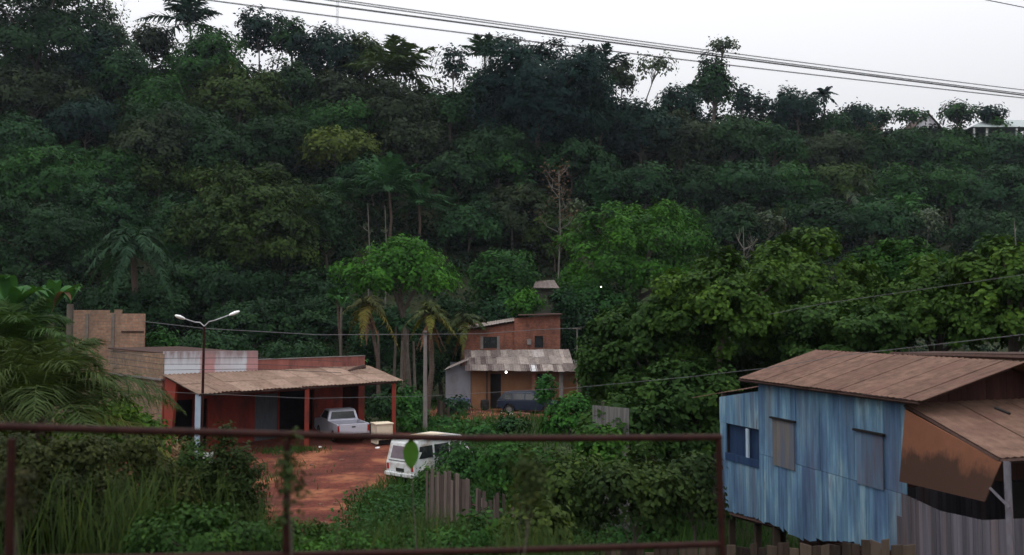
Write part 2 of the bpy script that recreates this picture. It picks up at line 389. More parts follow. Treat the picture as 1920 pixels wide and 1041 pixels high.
def frond_parts(p0, az, el, L, droop, leafl, n, rng, tint=.45, lw=.06, taper=True, roll=0.):
    """returns leaf arrays and rachis MB"""
    dirv = np.array([math.cos(az) * math.cos(el), math.sin(az) * math.cos(el), math.sin(el)])
    s = np.linspace(0, 1, n); P = np.array(p0)[None] + dirv[None] * (L * s)[:, None]; P[:, 2] -= droop * L * s ** 2.2
    tan = nrm(np.gradient(P, axis=0)); side = nrm(np.cross(tan, np.array([0, 0, 1.])[None] + 1e-4)); up = np.cross(side, tan)
    out = []
    s2 = s[int(n * .14):]; i0 = int(n * .14); m_ = len(s2)
    for sg in (-1, 1):
        T = side[i0:] * sg * .85 + tan[i0:] * (.35 + .5 * s2)[:, None] + np.array([0, 0, -.28])[None] + rng.normal(size=(m_, 3)) * .13
        LL = leafl * L * np.sin(np.clip(.25 + s2 * .8, 0, 1) * math.pi) ** .6 * rng.uniform(.8, 1.1, m_)
        LL = np.maximum(LL, .08 * leafl * L)
        Nn = up[i0:] + side[i0:] * sg * .3 + rng.normal(size=(m_, 3)) * .2
        out.append(leaves_arrays(P[i0:] + rng.normal(size=(m_, 3)) * .01, Nn, LL, np.full(m_, lw), np.clip(tint + rng.normal(0, .1, m_), 0, 1), 'blade', rng, T))
    mb = MB(); k = list(range(0, n, max(1, n // 9))) + [n - 1]
    mb.tube([tuple(P[q]) for q in k], [max(.006, lw * .35 * (1 - .8 * s[q])) for q in k], 4, t=min(1, tint + .25))
    out.append(mb_arrays(mb)); return out

def palm(label, cx, cy, Lpx, colr, Y=None, nf=16, droop=.55, elmin=-10, elmax=80, trunk_by=None, base=None, leafl=.28, n=26, lwpx=1.3, tint=.45,
         clear=.3, yellow=0, name='palm_tree', trunkr=.16, separate=False, bark='palmtrunk', azr=None, group=None, skirt=0):
    COUNT[0] += 1; rng = np.random.default_rng(3000 + COUNT[0])
    if Y is None: Y = solve(cx, cy + Lpx * .6, Lpx, clear)
    c = at(cx, cy, Y); L = Lpx / F * Y
    bx = c.x if base is None else at(base, cy, Y).x; bz = tz(bx, Y) - .2
    root = thing(name, label, 'palm tree', (bx, Y, min(bz, c.z - .4)), 0, group)
    parts = []
    for k in range(nf):
        az = k * 2.399 + rng.uniform(-.2, .2)
        if azr: az = R(rng.uniform(*azr))
        el = R(elmin + (elmax - elmin) * ((k + .5) / nf) ** .9 + rng.uniform(-6, 6))
        old = k < yellow
        fp = frond_parts(tuple(c), az, el, L * rng.uniform(.85, 1.08), droop * rng.uniform(.8, 1.2) * (1.25 if old else 1), leafl, n, rng, tint=.97 if old else tint + rng.uniform(-.12, .12), lw=lwpx * Y / 853)
        if separate: mesh_np('frond', fp, M['leaf'], root, colr)
        else: parts += fp
    if not separate: mesh_np('fronds', parts, M['leaf'], root, colr)
    if skirt:
        parts = []
        for k in range(skirt): parts += frond_parts(tuple(c - Vector((0, 0, .1))), k * 2.4, R(rng.uniform(-82, -60)), L * rng.uniform(.7, 1.3), .1, .13, n, rng, tint=.5 + rng.uniform(-.2, .2), lw=lwpx * Y / 853)
        mesh_np('dead_fronds', parts, M['leaf'], root, (.10, .058, .04))
    mb = MB(); b = Vector(root.location)
    mid = b.lerp(c, .5) + Vector((.04 * (c.z - b.z), 0, 0))
    mb.tube([b, b.lerp(mid, .5), mid, mid.lerp(c, .5), c + Vector((0, 0, .1))], [trunkr * 1.25, trunkr, trunkr * .9, trunkr * .85, trunkr * .7], 8)
    mb.build('trunk', M[bark], root)
    return root

def shrub(label, cx, top, w, bottom, Y, colr, leaf=.12, tpl='ovate', wr=.6, name='shrub', lobes=None, dens=1.0, limbs=7, cat='shrub', stems=None, upbias=.35, tuft=7, spread=1.0, group=None):
    cy = (top + bottom) / 2; h = bottom - top
    return tree(label, cx, cy, w, h, colr, Y=Y, name=name, cat=cat, leaf=leaf, tpl=tpl, wr=wr, lobes=lobes, dens=dens, limbs=limbs, tuft=tuft, trunkr=.035, upbias=upbias, spread=spread, group=group)

# foliage colours
FD = (.013, .036, .013); FB = (.009, .028, .020); FG = (.018, .058, .013); FO = (.028, .050, .012); FP = (.022, .034, .016); FY = (.060, .085, .015); FL = (.032, .100, .012); FM = (.015, .046, .016); FT = (.055, .075, .045)
# ------------------------------------------------------------------ forest on the hillside
def fill_undergrowth():
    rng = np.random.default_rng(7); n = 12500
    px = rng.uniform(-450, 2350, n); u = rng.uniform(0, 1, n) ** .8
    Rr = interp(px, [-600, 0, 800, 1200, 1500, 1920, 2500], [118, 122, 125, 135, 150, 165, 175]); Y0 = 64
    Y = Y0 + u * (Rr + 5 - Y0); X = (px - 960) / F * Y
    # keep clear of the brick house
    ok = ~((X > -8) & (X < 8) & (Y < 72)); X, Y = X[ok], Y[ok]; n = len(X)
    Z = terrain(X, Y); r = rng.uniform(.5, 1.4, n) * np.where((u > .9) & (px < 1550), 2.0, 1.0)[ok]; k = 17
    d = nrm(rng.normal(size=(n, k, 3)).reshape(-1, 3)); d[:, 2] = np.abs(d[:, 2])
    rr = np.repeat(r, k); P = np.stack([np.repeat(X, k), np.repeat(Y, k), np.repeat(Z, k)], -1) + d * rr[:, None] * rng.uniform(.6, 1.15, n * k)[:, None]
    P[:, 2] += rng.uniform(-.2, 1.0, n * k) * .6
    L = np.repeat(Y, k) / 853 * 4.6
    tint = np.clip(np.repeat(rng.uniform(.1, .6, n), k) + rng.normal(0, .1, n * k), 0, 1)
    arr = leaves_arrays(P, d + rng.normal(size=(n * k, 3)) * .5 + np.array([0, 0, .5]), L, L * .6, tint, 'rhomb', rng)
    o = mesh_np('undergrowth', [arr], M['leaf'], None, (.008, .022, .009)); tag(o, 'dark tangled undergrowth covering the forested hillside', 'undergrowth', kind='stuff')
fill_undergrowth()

SK = 'trees along the skyline of the hill'
# (label, cx, cy, w, h, colour, options)
T = [
 # skyline, left to right
 ('huge dark spreading tree filling the top left corner', 70, 62, 270, 215, FD, dict(dens=1.1, bark='bark')),
 ('dark tree on the skyline right of the huge corner tree', 170, 120, 120, 130, FB, {}),
 ('purple-brown rounded tree left of the tall skyline palm', 288, 85, 72, 78, FP, {}),
 ('green domed tree directly below the tall skyline palm', 392, 112, 122, 120, FG, {}),
 ('thin tall tree with a dark umbrella crown and bare stem', 486, 56, 96, 92, FB, dict(clear=.6, limbs=8, dens=.7)),
 ('small bushy tree right of the bare stemmed umbrella tree', 546, 72, 60, 70, FM, {}),
 ('dark round tree below the radio mast', 612, 104, 112, 96, FB, {}),
 ('olive tree on the skyline between the mast and the palm', 684, 108, 70, 80, FO, {}),
 ('sparse dark tree with holes showing sky, left of the giant dark tree', 850, 118, 76, 84, FB, dict(dens=.34, limbs=12, clear=.7, lobes=14)),
 ('drooping dark tree under the narrow skyline palm', 905, 175, 66, 90, FM, {}),
 ('giant blue-black dome tree at the centre of the skyline', 1008, 195, 300, 250, (.007, .025, .02), dict(dens=1.5, lobes=60, clear=.05, grow=False, spread=1.3)),
 ('dark tree on the right shoulder of the giant dome tree', 1125, 215, 110, 130, FB, {}),
 ('small round crown on a vine-hung stem right of the dome tree', 1166, 142, 52, 64, FP, dict(clear=1.1, limbs=6)),
 ('wispy pale tree with feathery flat crown on thin stems', 1228, 130, 84, 66, FT, dict(dens=.28, flat=1, clear=1.0, limbs=14, bark='palebark', base=1206)),
 ('dark rounded tree right of the wispy pale tree', 1270, 205, 76, 84, FB, {}),
 ('tall vine-covered tree shaped like a column', 1338, 165, 62, 116, FM, dict(lobes=16)),
 ('flat umbrella crown standing above the vine-covered column', 1355, 90, 62, 30, FT, dict(dens=.6, flat=1, clear=3.0, limbs=9, bark='bark', base=1335)),
 ('slim dark tree right of the vine-covered column', 1392, 192, 30, 58, FB, {}),
 ('small ragged tree with gaps near the slim dark tree', 1428, 200, 44, 46, FB, dict(dens=.5)),
 ('wide dark tree left of the small skyline palm', 1494, 205, 92, 72, FB, {}),
 ('cone shaped dark tree right of the small skyline palm', 1607, 222, 56, 62, FB, dict(lobes=9)),
 ('low dark bush tree left of the cone shaped tree', 1566, 236, 60, 44, FM, {}),
 ('knobbly slim tree beside the orange hilltop wall', 1653, 228, 34, 44, FM, dict(grow=False)),
 ('umbrella shaped tree in front of the white hilltop house', 1706, 222, 76, 30, FM, dict(grow=False, flat=1, dens=.8)),
 ('round green tree between the two hilltop houses', 1795, 218, 72, 50, FM, dict(grow=False)),
 ('dark tree behind the long hilltop roof', 1858, 216, 60, 28, FB, dict(grow=False, dens=1.1)),
 ('small round bush tree in front of the long hilltop roof', 1868, 234, 40, 30, FG, dict(grow=False)),
 # upper slope
 ('purple-brown thicket tree on the far left upper slope', 60, 180, 190, 110, FP, {}),
 ('blue-green tree under the gap left of the tall palm', 225, 150, 120, 110, FM, {}),
 ('mid green leafy tree beneath the purple-brown skyline tree', 290, 190, 100, 100, FG, {}),
 ('shadowy dark tree in the hollow below the green dome', 340, 240, 170, 110, FD, {}),
 ('brownish tree hung with creepers below the umbrella tree', 450, 185, 140, 110, FO, {}),
 ('dark green tree below the small bushy skyline tree', 545, 165, 100, 100, FD, {}),
 ('brown tinged tree under the dark round mast tree', 640, 185, 110, 90, FP, {}),
 ('dark tree below the big skyline palm', 745, 215, 130, 110, FP, {}),
 ('blue-green tree in the dip left of the giant dome tree', 845, 210, 90, 90, FM, {}),
 ('dark mass of tree at the foot of the giant dome tree', 930, 290, 130, 100, FD, {}),
 ('dark tree in the shade right of the giant dome tree', 1200, 250, 130, 110, FB, {}),
 ('brown tree with dry twigs below the dark skyline tree', 1275, 275, 110, 110, FP, {}),
 ('dark tree under the vine-covered column', 1365, 270, 110, 100, FD, {}),
 ('blue-green tree under the ragged gap tree', 1450, 275, 100, 90, FM, {}),
 ('brownish tree below the cone shaped tree', 1560, 290, 110, 80, FP, {}),
 ('black pillar-like tree below the orange hilltop wall', 1640, 290, 52, 100, FD, dict(lobes=12)),
 ('mid green tree under the umbrella shaped hilltop tree', 1710, 285, 90, 70, FM, {}),
 ('leafy green tree below the gap between the hilltop houses', 1790, 290, 90, 80, FG, {}),
 ('dark green tree below the long hilltop roof', 1880, 285, 100, 80, FM, {}),
 # middle slope
 ('dark olive tree at the left picture edge, mid slope', 20, 270, 140, 110, FM, {}),
 ('round blue-grey tree on the left mid slope', 160, 235, 120, 90, FB, {}),
 ('green tree in the second row on the left slope', 215, 320, 120, 90, FG, {}),
 ('large dusky purple-green tree above the olive crown', 290, 275, 150, 120, FP, {}),
 ('olive tipped tree left of the yellow-green crown', 300, 330, 110, 80, FO, {}),
 ('deep green tree on the left slope above the large dark tree', 75, 345, 200, 130, FG, {}),
 ('shaded dark tree right of the dusky purple-green tree', 415, 290, 130, 110, FD, {}),
 ('dark tree behind the lone green sapling', 520, 270, 110, 110, FD, {}),
 ('green conical sapling tree standing out on the mid slope', 535, 235, 46, 70, FG, {}),
 ('bright green spreading tree above the yellow-green crown', 645, 235, 190, 72, FG, {}),
 ('yellow-green flowering crown in the middle of the slope', 632, 285, 140, 84, FY, {}),
 ('brown-green tree right of the bright spreading tree', 780, 270, 110, 90, FP, {}),
 ('green tree above the big fan of dark palms', 700, 330, 110, 80, FM, {}),
 ('dark tree right of the big fan of dark palms', 860, 330, 110, 100, FD, {}),
 ('light green tree left of the mid slope palm', 935, 310, 100, 80, FG, {}),
 ('wide dark green tree below the giant dome tree', 1070, 305, 150, 80, FM, {}),
 ('dark green tree right of the brown dry shrub tree', 1130, 350, 100, 80, FM, {}),
 ('rounded green tree on the slope above the bright mango', 1210, 350, 110, 80, FM, {}),
 ('shadowy tree right above the bright mango', 1300, 360, 90, 90, FD, {}),
 ('blue-green dome on the right mid slope', 1385, 355, 150, 90, FM, {}),
 ('green leafy tree right of the blue-green dome', 1480, 345, 110, 90, FG, {}),
 ('olive green tree above the drooping palms on the right', 1570, 350, 110, 80, FO, {}),
 ('round green tree on the right mid slope', 1690, 355, 100, 80, FG, {}),
 ('bright leafed tree below the leafy green tree at right', 1780, 365, 110, 90, FG, {}),
 ('dark green tree at the right picture edge, mid slope', 1880, 370, 130, 110, FM, {}),
 # lower slope
 ('large dark tree at the far left, lower slope', 60, 455, 230, 160, FD, {}),
 ('dark tree behind the drooping palm on the left', 200, 400, 150, 110, FM, {}),
 ('very large olive-tipped tree left of centre', 455, 425, 260, 215, FO, dict(lobes=60)),
 ('dark tree between the drooping palm and the very large olive one', 350, 440, 130, 150, FM, {}),
 ('dark rounded tree above the street lamp', 420, 545, 220, 120, FD, {}),
 ('deep shaded tree left of the street lamp', 250, 560, 160, 90, FD, {}),
 ('dark tree right of the very large olive tree', 610, 430, 90, 130, FD, {}),
 ('shaded tree above the red parapet wall', 590, 560, 130, 110, FD, {}),
 ('dull green tree below the dark tree right of the palms', 880, 425, 110, 90, FM, {}),
 ('brown-green tree with thin pale stems behind the bright tree', 960, 400, 120, 100, FP, dict(bark='palebark')),
 ('pale twiggy tree left of the bright mango', 1082, 392, 44, 60, FT, dict(dens=.3, limbs=10, bark='palebark', clear=.6)),
 ('olive tree behind the left side of the bright mango', 1040, 450, 90, 90, FO, {}),
 ('dark tree right of the bright mango, lower slope', 1370, 430, 100, 90, FD, {}),
 ('pale barked thin tree above the broad-leaved thicket', 1440, 420, 70, 70, FT, dict(dens=.35, limbs=12, bark='palebark', clear=.6)),
 ('dark tree above the middle of the broad-leaved thicket', 1540, 420, 120, 80, FD, {}),
 ('pale stemmed small tree on the right lower slope', 1740, 415, 60, 50, FT, dict(dens=.4, limbs=10, bark='palebark', clear=1.0)),
 ('dark green tree right above the broad-leaved thicket', 1650, 420, 120, 80, FM, {}),
 ('shaded tree at the right picture edge, lower slope', 1860, 440, 150, 90, FD, {}),
]
for lab, cx, cy, w, h, c, o in T:
    tree(lab, cx, cy, w, h, c, **o)

for k, (lab, cx, cy, w, h, by) in enumerate([('slender pale stemmed tree on the slope between the two bright trees', 1010, 380, 40, 36, 0), ('tall slim tree with a small tuft crown on the left slope', 165, 330, 42, 34, 0),
   ('thin pale trunked tree right of the fan of palms', 900, 375, 40, 34, 0), ('slim emergent tree with a thin crown on the right mid slope', 1425, 310, 44, 36, 0), ('slender emergent tree below the white hilltop house', 1745, 320, 40, 34, 0),
   ('thin crowned emergent tree on the left slope over the olive tree', 385, 250, 48, 34, 0), ('slim pale stemmed tree near the right picture edge', 1895, 330, 44, 34, 0)]):
    tree(lab, cx, cy, w, h, FM, clear=1.1, dens=.6, limbs=9, bark='palebark')
# bare / wispy tree and mast on the skyline
def bare_tree(label, px, base_py, top_py, Y, spread, n=9, seed=1, leaves=0, rad=.1, bark='palebark', name='bare_tree', colr=FT):
    rnd = random.Random(seed); rng = np.random.default_rng(seed); a = at(px, base_py, Y); b = at(px + rnd.uniform(-6, 6), top_py, Y)
    a.z = min(a.z, tz(a.x, Y)) - .2
    r = thing(name, label, 'tree', a); mb = MB(); mb.tube([a, a.lerp(b, .5) + Vector((.2, 0, 0)), b], [rad, rad * .7, rad * .25], 6); H = (b - a).length; ends = []
    for k in range(n):
        s = rnd.uniform(.35, .95); p = a.lerp(b, s); an = rnd.uniform(0, 6.28); L = spread / F * Y * rnd.uniform(.5, 1) * (1.2 - s * .5)
        e = p + Vector((math.cos(an) * L, math.sin(an) * L, L * rnd.uniform(.6, 1.5))); m_ = p.lerp(e, .5) + Vector((math.cos(an) * L * .15, 0, -.05 * L))
        mb.tube([p, m_, e], [rad * .45, rad * .3, rad * .1], 4); ends.append(e)
        for q in range(2):
            e2 = m_ + Vector((rnd.uniform(-.5, .5) * L, rnd.uniform(-.5, .5) * L, rnd.uniform(.3, .9) * L)); mb.tube([m_, e2], [rad * .25, rad * .08], 4); ends.append(e2)
    mb.build('trunk', M[bark], r)
    if leaves:
        E = np.array([tuple(e) for e in ends]); P = E[rng.integers(0, len(E), leaves)] + rng.normal(size=(leaves, 3)) * (spread / F * Y * .16)
        L = 3 * Y / 853; mesh_np('crown', [leaves_arrays(P, rng.normal(size=(leaves, 3)) + np.array([0, 0, .6]), L, L * .6, rng.uniform(.2, .7, leaves), 'rhomb', rng)], M['leaf'], r, colr)
bare_tree('wispy bare-branched tree with few leaves in the skyline gap at left', 228, 165, 22, 121, 42, 12, 3, 420)
bare_tree('small bare pale dead tree above the thicket, many forked branches', 1392, 520, 425, 74, 40, 12, 5, 30)
bare_tree('dry brown leafless shrub tree on the middle slope', 1045, 440, 320, 92, 40, 14, 6, 260, colr=(.09, .055, .035))
bare_tree('single pale dead trunk at the right edge of the slope', 1905, 480, 415, 80, 14, 3, 8, 0, rad=.16)
bare_tree('thin bare sapling on the slope left of the pale stemmed tree', 1563, 300, 235, 140, 12, 5, 9, 20)
bare_tree('slim leafless stem above the bright leafy tree, left one', 690, 500, 380, 82, 14, 4, 11, 30, rad=.09)
bare_tree('slim leafless stem above the bright leafy tree, right one', 722, 500, 385, 82, 14, 4, 12, 30, rad=.09)

mr = thing('radio_mast', 'thin lattice radio mast rising behind the skyline trees', 'mast', (at(632, 300, 190).x, 190, 40))
mb = MB(); mxx, mz = at(632, 100, 190).x, 40
for dx, dy in ((-.35, -.3), (.35, -.3), (0, .4)): mb.tube([(mxx + dx, 190 + dy, 38), (mxx + dx * .6, 190 + dy * .6, at(632, -25, 190).z)], .035, 4)
zz = 40
while zz < at(632, -20, 190).z:
    s = .9 - .4 * (zz - 40) / 60
    mb.tube([(mxx - .35 * s, 189.7, zz), (mxx + .35 * s, 189.7, zz + .8), (mxx, 190.3, zz + 1.2), (mxx - .35 * s, 189.7, zz + 1.6)], .02, 3, cap=False); zz += 1.6
M['grey'] = surf('galvanised', [(.3, (.28, .28, .29)), (.7, (.42, .42, .43))], 5, rough=.5, bd=0)
mb.build('lattice', M['grey'], mr)

# palms on the hill
PL = [
 ('tall dark palm with arching fronds on the skyline, left', 356, 44, 108, FB, dict(nf=15, elmin=0, droop=.5, lwpx=2.0, clear=.5, leafl=.27)),
 ('big broad palm on the skyline left of the sparse dark tree', 742, 142, 116, FO, dict(nf=22, elmin=10, droop=.4, lwpx=2.1, leafl=.3)),
 ('narrow upright palm beside the giant dome tree', 908, 106, 70, FM, dict(nf=14, elmin=25, droop=.35, lwpx=1.7, clear=.3, leafl=.3)),
 ('dark palm on the skyline right of the giant dome tree', 1122, 140, 82, FB, dict(nf=14, elmin=15, droop=.35, lwpx=1.8, clear=.3, leafl=.3)),
 ('palm with drooping fronds left of the vine-covered column', 1296, 172, 36, FM, dict(nf=9, elmin=0, droop=.6, lwpx=1.4, clear=.9)),
 ('small neat palm silhouetted on the skyline at right', 1543, 178, 32, FB, dict(nf=15, elmin=-20, droop=.5, lwpx=1.5, clear=1.0, leafl=.25)),
 ('small bright palm on the left mid slope', 476, 290, 34, FG, dict(nf=12, elmin=10, droop=.5)),
 ('large dark feathery palm left of the fan of palms', 640, 370, 70, FD, dict(nf=15, droop=.5, lwpx=1.8)),
 ('large fan-shaped palm cluster at the centre of the slope', 730, 360, 100, FM, dict(nf=20, elmin=5, elmax=85, droop=.35, lwpx=2.2, leafl=.2)),
 ('second palm of the cluster, to its right and lower', 785, 385, 72, FM, dict(nf=15, elmin=0, droop=.4, lwpx=2, leafl=.2)),
 ('small palm on the slope left of the dry brown shrub tree', 985, 318, 40, FG, dict(nf=13, elmin=10, droop=.45, lwpx=1.5)),
 ('dark palm behind the brown-green thin stemmed tree', 975, 345, 48, FD, dict(nf=11)),
 ('drooping grey-green palm on the right lower slope', 1590, 352, 56, FT, dict(nf=16, elmin=-35, elmax=60, droop=.7, lwpx=1.6)),
 ('small palm below the drooping grey-green palm', 1583, 425, 34, FM, dict(nf=13, elmin=0, droop=.6)),
 ('small wilted palm on the upper slope with brown fronds', 1266, 238, 26, (.1, .075, .05), dict(nf=9, elmin=-30, droop=.7)),
 ('upright palm on the right mid slope below the dark pillar tree', 1520, 385, 42, FM, dict(nf=12, elmin=10)),
 ('palm on the slope right of the drooping grey-green palm', 1625, 385, 40, FM, dict(nf=12, elmin=-10, droop=.6)),
 ('dark palm high on the left slope below the wispy tree', 240, 205, 38, FP, dict(nf=12, elmin=0, droop=.6)),

 ('feathery palm on the far left slope above the deep green tree', 130, 300, 56, FM, dict(nf=15, elmin=-5, droop=.55)),
 ('palm rising between the purple-green and the dark hollow trees', 375, 330, 50, FG, dict(nf=14, elmin=0, droop=.5)),
 ('feathery palm behind the right end of the mango', 1375, 330, 54, FM, dict(nf=15, elmin=-5, droop=.55)),
 ('palm on the slope above the right end of the thicket', 1700, 390, 56, FG, dict(nf=15, elmin=-10, droop=.6)),
 ('palm left of the pale stemmed small tree', 1470, 395, 50, FM, dict(nf=14, elmin=-10, droop=.6)),
 ('palm high on the right slope below the round hilltop tree', 1800, 330, 46, FM, dict(nf=14, elmin=-5, droop=.55)),
 ('dark feathery palm near the right picture edge', 1850, 400, 54, FD, dict(nf=14, elmin=-10, droop=.6)),
 ('palm in the hollow under the big skyline palm', 690, 240, 50, FM, dict(nf=14, elmin=0, droop=.5)),
 ('palm on the slope behind the pale twiggy tree', 1130, 395, 46, FM, dict(nf=13, elmin=0, droop=.5)),
 ('palm on the right upper slope below the cone tree', 1590, 265, 40, FM, dict(nf=13, elmin=0, droop=.5)),
]
for lab, cx, cy, L, c, o in PL: palm(lab, cx, cy, L * (1.15 if cy > 195 else 1), tuple(v * (1.45 if cy > 195 else 1) for v in c), **o)

# nearer trees behind the houses
for lab, cx, cy, w, h, Y, c in [('dark tree at the foot of the slope behind the red parapet', 600, 625, 170, 150, 68, FD), ('dim tree in the grove behind the palms', 725, 655, 150, 170, 66, FM),
    ('dark tree filling the gap between the grove and the brick house', 830, 640, 140, 180, 68, FD), ('dark tree behind the brick upper storey', 935, 610, 130, 120, 72, FM),
    ('dark tree right of the hillside shack', 1085, 640, 120, 170, 68, FD), ('shadowed tree at the foot of the slope behind the street lamp', 470, 620, 190, 130, 66, FD), ('shadowed tree behind the brick upper room', 250, 590, 200, 120, 64, FD),
    ('dark low tree behind the service post', 1130, 700, 110, 150, 60, FD), ('low dark tree between the garage end and the grey wing', 790, 700, 90, 120, 63, FD), ('dark tree at the left edge behind the banana plants', 60, 580, 180, 160, 62, FD)]:
    tree(lab, cx, cy, w, h, c, Y=Y, lobes=26)
palm('heavy palm with long drooping dark fronds left of the street lamp', 248, 455, 105, (.02, .048, .022), Y=63, nf=26, elmin=-30, elmax=75, droop=.95, leafl=.26, n=30, lwpx=2.0, trunkr=.28, tint=.4)
tree('bright green leafy tree behind the concrete pole', 750, 520, 245, 140, FL, Y=60, lobes=36, leafpx=4.2, wr=.6, dens=.85, base=770, limbs=9)
tree('loose green tree behind the left side of the brick house', 945, 530, 150, 140, (.022, .07, .015), Y=74, lobes=20, leafpx=3.6)
tree('dark vine-hung tree half covering the hillside shack', 1056, 580, 50, 90, FM, Y=67, lobes=12, leafpx=3.6)
tree('small green tree overhanging the brick upper storey', 985, 575, 66, 60, FL, Y=66, lobes=8, leafpx=3.8)
tree('large bright green mango tree behind the brick house', 1188, 500, 300, 238, (.030, .092, .010), Y=74, lobes=60, leafpx=3.6, dens=1.1)
tree('darker lower bough tree at the foot of the bright mango', 1130, 585, 160, 100, (.018, .06, .013), Y=71, lobes=20)
tree('bright green hump tree on top right of the mango', 1265, 430, 120, 90, (.026, .085, .010), Y=78, lobes=14)
palm('yellowing palm leaning left of the brown dead-leaved palm', 690, 572, 62, (.050, .055, .02), Y=55, nf=11, elmin=-15, elmax=70, droop=.85, yellow=3, base=712, skirt=6, leafl=.3, lwpx=1.7, trunkr=.13)
palm('coconut palm with yellow fronds and brown skirt behind the pole', 806, 590, 60, (.050, .062, .02), Y=50, nf=15, elmin=-10, elmax=85, droop=.8, yellow=4, base=798, leafl=.28, lwpx=1.8, trunkr=.17, skirt=12)
palm('drooping dull palm right of the yellow coconut palm', 872, 600, 58, (.04, .055, .02), Y=63, nf=13, elmin=-20, elmax=60, droop=.9, base=846, skirt=4, yellow=3, leafl=.3, lwpx=1.6, trunkr=.12)
palm('small dark palm between the yellowing palms', 752, 610, 40, FM, Y=57, nf=12, elmin=0, droop=.8, trunkr=.1)
palm('banana plant with pale leaf ends left of the yellowing palm', 632, 560, 34, FG, Y=58, nf=8, elmin=10, elmax=70, droop=.5, leafl=.5, n=14, lwpx=3, trunkr=.1)
for k, (px, Y, top) in enumerate([(713, 60, 620), (737, 57, 600), (762, 61, 610), (780, 58, 640), (752, 54, 640)]):
    a = at(px, 700, Y); a.z = tz(a.x, Y) - .2; b = at(px + (-4, 6, 3, -5, 2)[k], top, Y); mb = MB(); mb.tube([a, a.lerp(b, .5), b], [.13, .1, .07], 6)
    o = mb.build('tree_stem', M['bark']); o.location = a
    o.data.transform(__import__('mathutils').Matrix.Translation(-a))
    tag(o, ['thin grey stem standing left of the palms behind the garage', 'leaning brown stem behind the garage roof end', 'straight thin stem in the grove behind the box', 'crooked stem just left of the concrete pole', 'short pale stem in the grove behind the garage'][k], 'tree trunk')
# lush shrubs behind and beside the garage
SH = [('bright green shrub right of the garage veranda', 765, 722, 90, 800, 52), ('dark green shrub behind the cream box', 715, 735, 70, 810, 50), ('low leafy shrub left of the pole', 775, 770, 70, 825, 46),
      ('rounded weedy shrub behind the white van', 830, 785, 110, 850, 46), ('shrub right of the concrete pole', 850, 745, 60, 800, 55), ('dark shrub in the grove behind the garage', 700, 690, 120, 760, 60),
      ('dark hedge bush behind the pink parapet', 400, 618, 170, 690, 56), ('green hedge bush behind the red parapet', 560, 640, 190, 700, 60), ('weedy bush beside the brick upper room', 300, 615, 80, 680, 52),
      ('bush below the brick house debris', 900, 795, 80, 850, 42), ('grassy bush right of the debris', 960, 780, 70, 830, 44)]
for k, (lab, px, top, w, bot, Y) in enumerate(SH):
    shrub(lab, px, top, w, bot, Y, [(.02, .068, .014), (.016, .044, .016), (.022, .072, .014)][k % 3] if k not in (5, 6, 7) else (.016, .042, .016), leaf=.26, lobes=12, dens=.55, tpl='ovate')
# ------------------------------------------------------------------ building materials
A45 = R(45)
M['tan_brick'] = brickmat('tan_brick', (.27, .17, .11), (.21, .12, .08), (.16, .13, .10), .3, .16, (.12, .09, .07), R(135))
M['front_brick'] = brickmat('front_brick', (.30, .175, .115), (.23, .12, .08), (.18, .14, .11), .3, .16, (.14, .10, .075), R(0))
M['red_brick'] = brickmat('red_brick', (.30, .095, .05), (.21, .065, .042), (.15, .09, .07), .22, .1, (.09, .045, .035), R(0))
M['red_paint'] = surf('red_painted_wall', [(.3, (.17, .028, .02)), (.7, (.25, .045, .03))], 2.5, (1, 1, .5), .8, .01, dirt=(.09, .028, .022), dscale=1.2)
M['rose_wall'] = surf('rose_stained_wall', [(.3, (.21, .075, .06)), (.7, (.29, .11, .09))], 2.2, (1, 1, .35), .85, .01, dirt=(.13, .05, .045), dscale=2.0)
def pinkwhite():
    m, t = nm('pink_and_white_plaster')
    tc = t.nodes.new('ShaderNodeTexCoord'); s = t.nodes.new('ShaderNodeSeparateXYZ'); t.links.new(tc.outputs['Object'], s.inputs[0])
    n1 = noise(t, 1.2, (1, 1, .6), 5); ad = t.nodes.new('ShaderNodeMath'); ad.operation = 'MULTIPLY_ADD'; t.links.new(n1, ad.inputs[0]); ad.inputs[1].default_value = .5; t.links.new(s.outputs[0], ad.inputs[2])
    mr = t.nodes.new('ShaderNodeMapRange'); t.links.new(ad.outputs[0], mr.inputs[0]); mr.inputs[1].default_value = PWX0 + .25; mr.inputs[2].default_value = PWX1 + .25
    W = (.52, .54, .58); P = (.42, .22, .22)
    c = ramp(t, mr.outputs[0], [(0, W), (.34, W), (.36, P), (.52, P), (.54, (.48, .43, .46)), (.86, W), (.88, P)])
    n2 = noise(t, 3.5, (1.2, 1.2, .3), 6); zr = t.nodes.new('ShaderNodeMapRange'); t.links.new(s.outputs[2], zr.inputs[0]); zr.inputs[1].default_value = 3.9; zr.inputs[2].default_value = 5.0
    mm = t.nodes.new('ShaderNodeMath'); mm.operation = 'MULTIPLY'; t.links.new(zr.outputs[0], mm.inputs[0]); t.links.new(n2, mm.inputs[1])
    c = mixc(t, ramp(t, mm.outputs[0], [(.16, (0, 0, 0)), (.5, (.9, .9, .9))]), c, (.20, .14, .14))
    finish(t, c, .85, n2, .01); return m
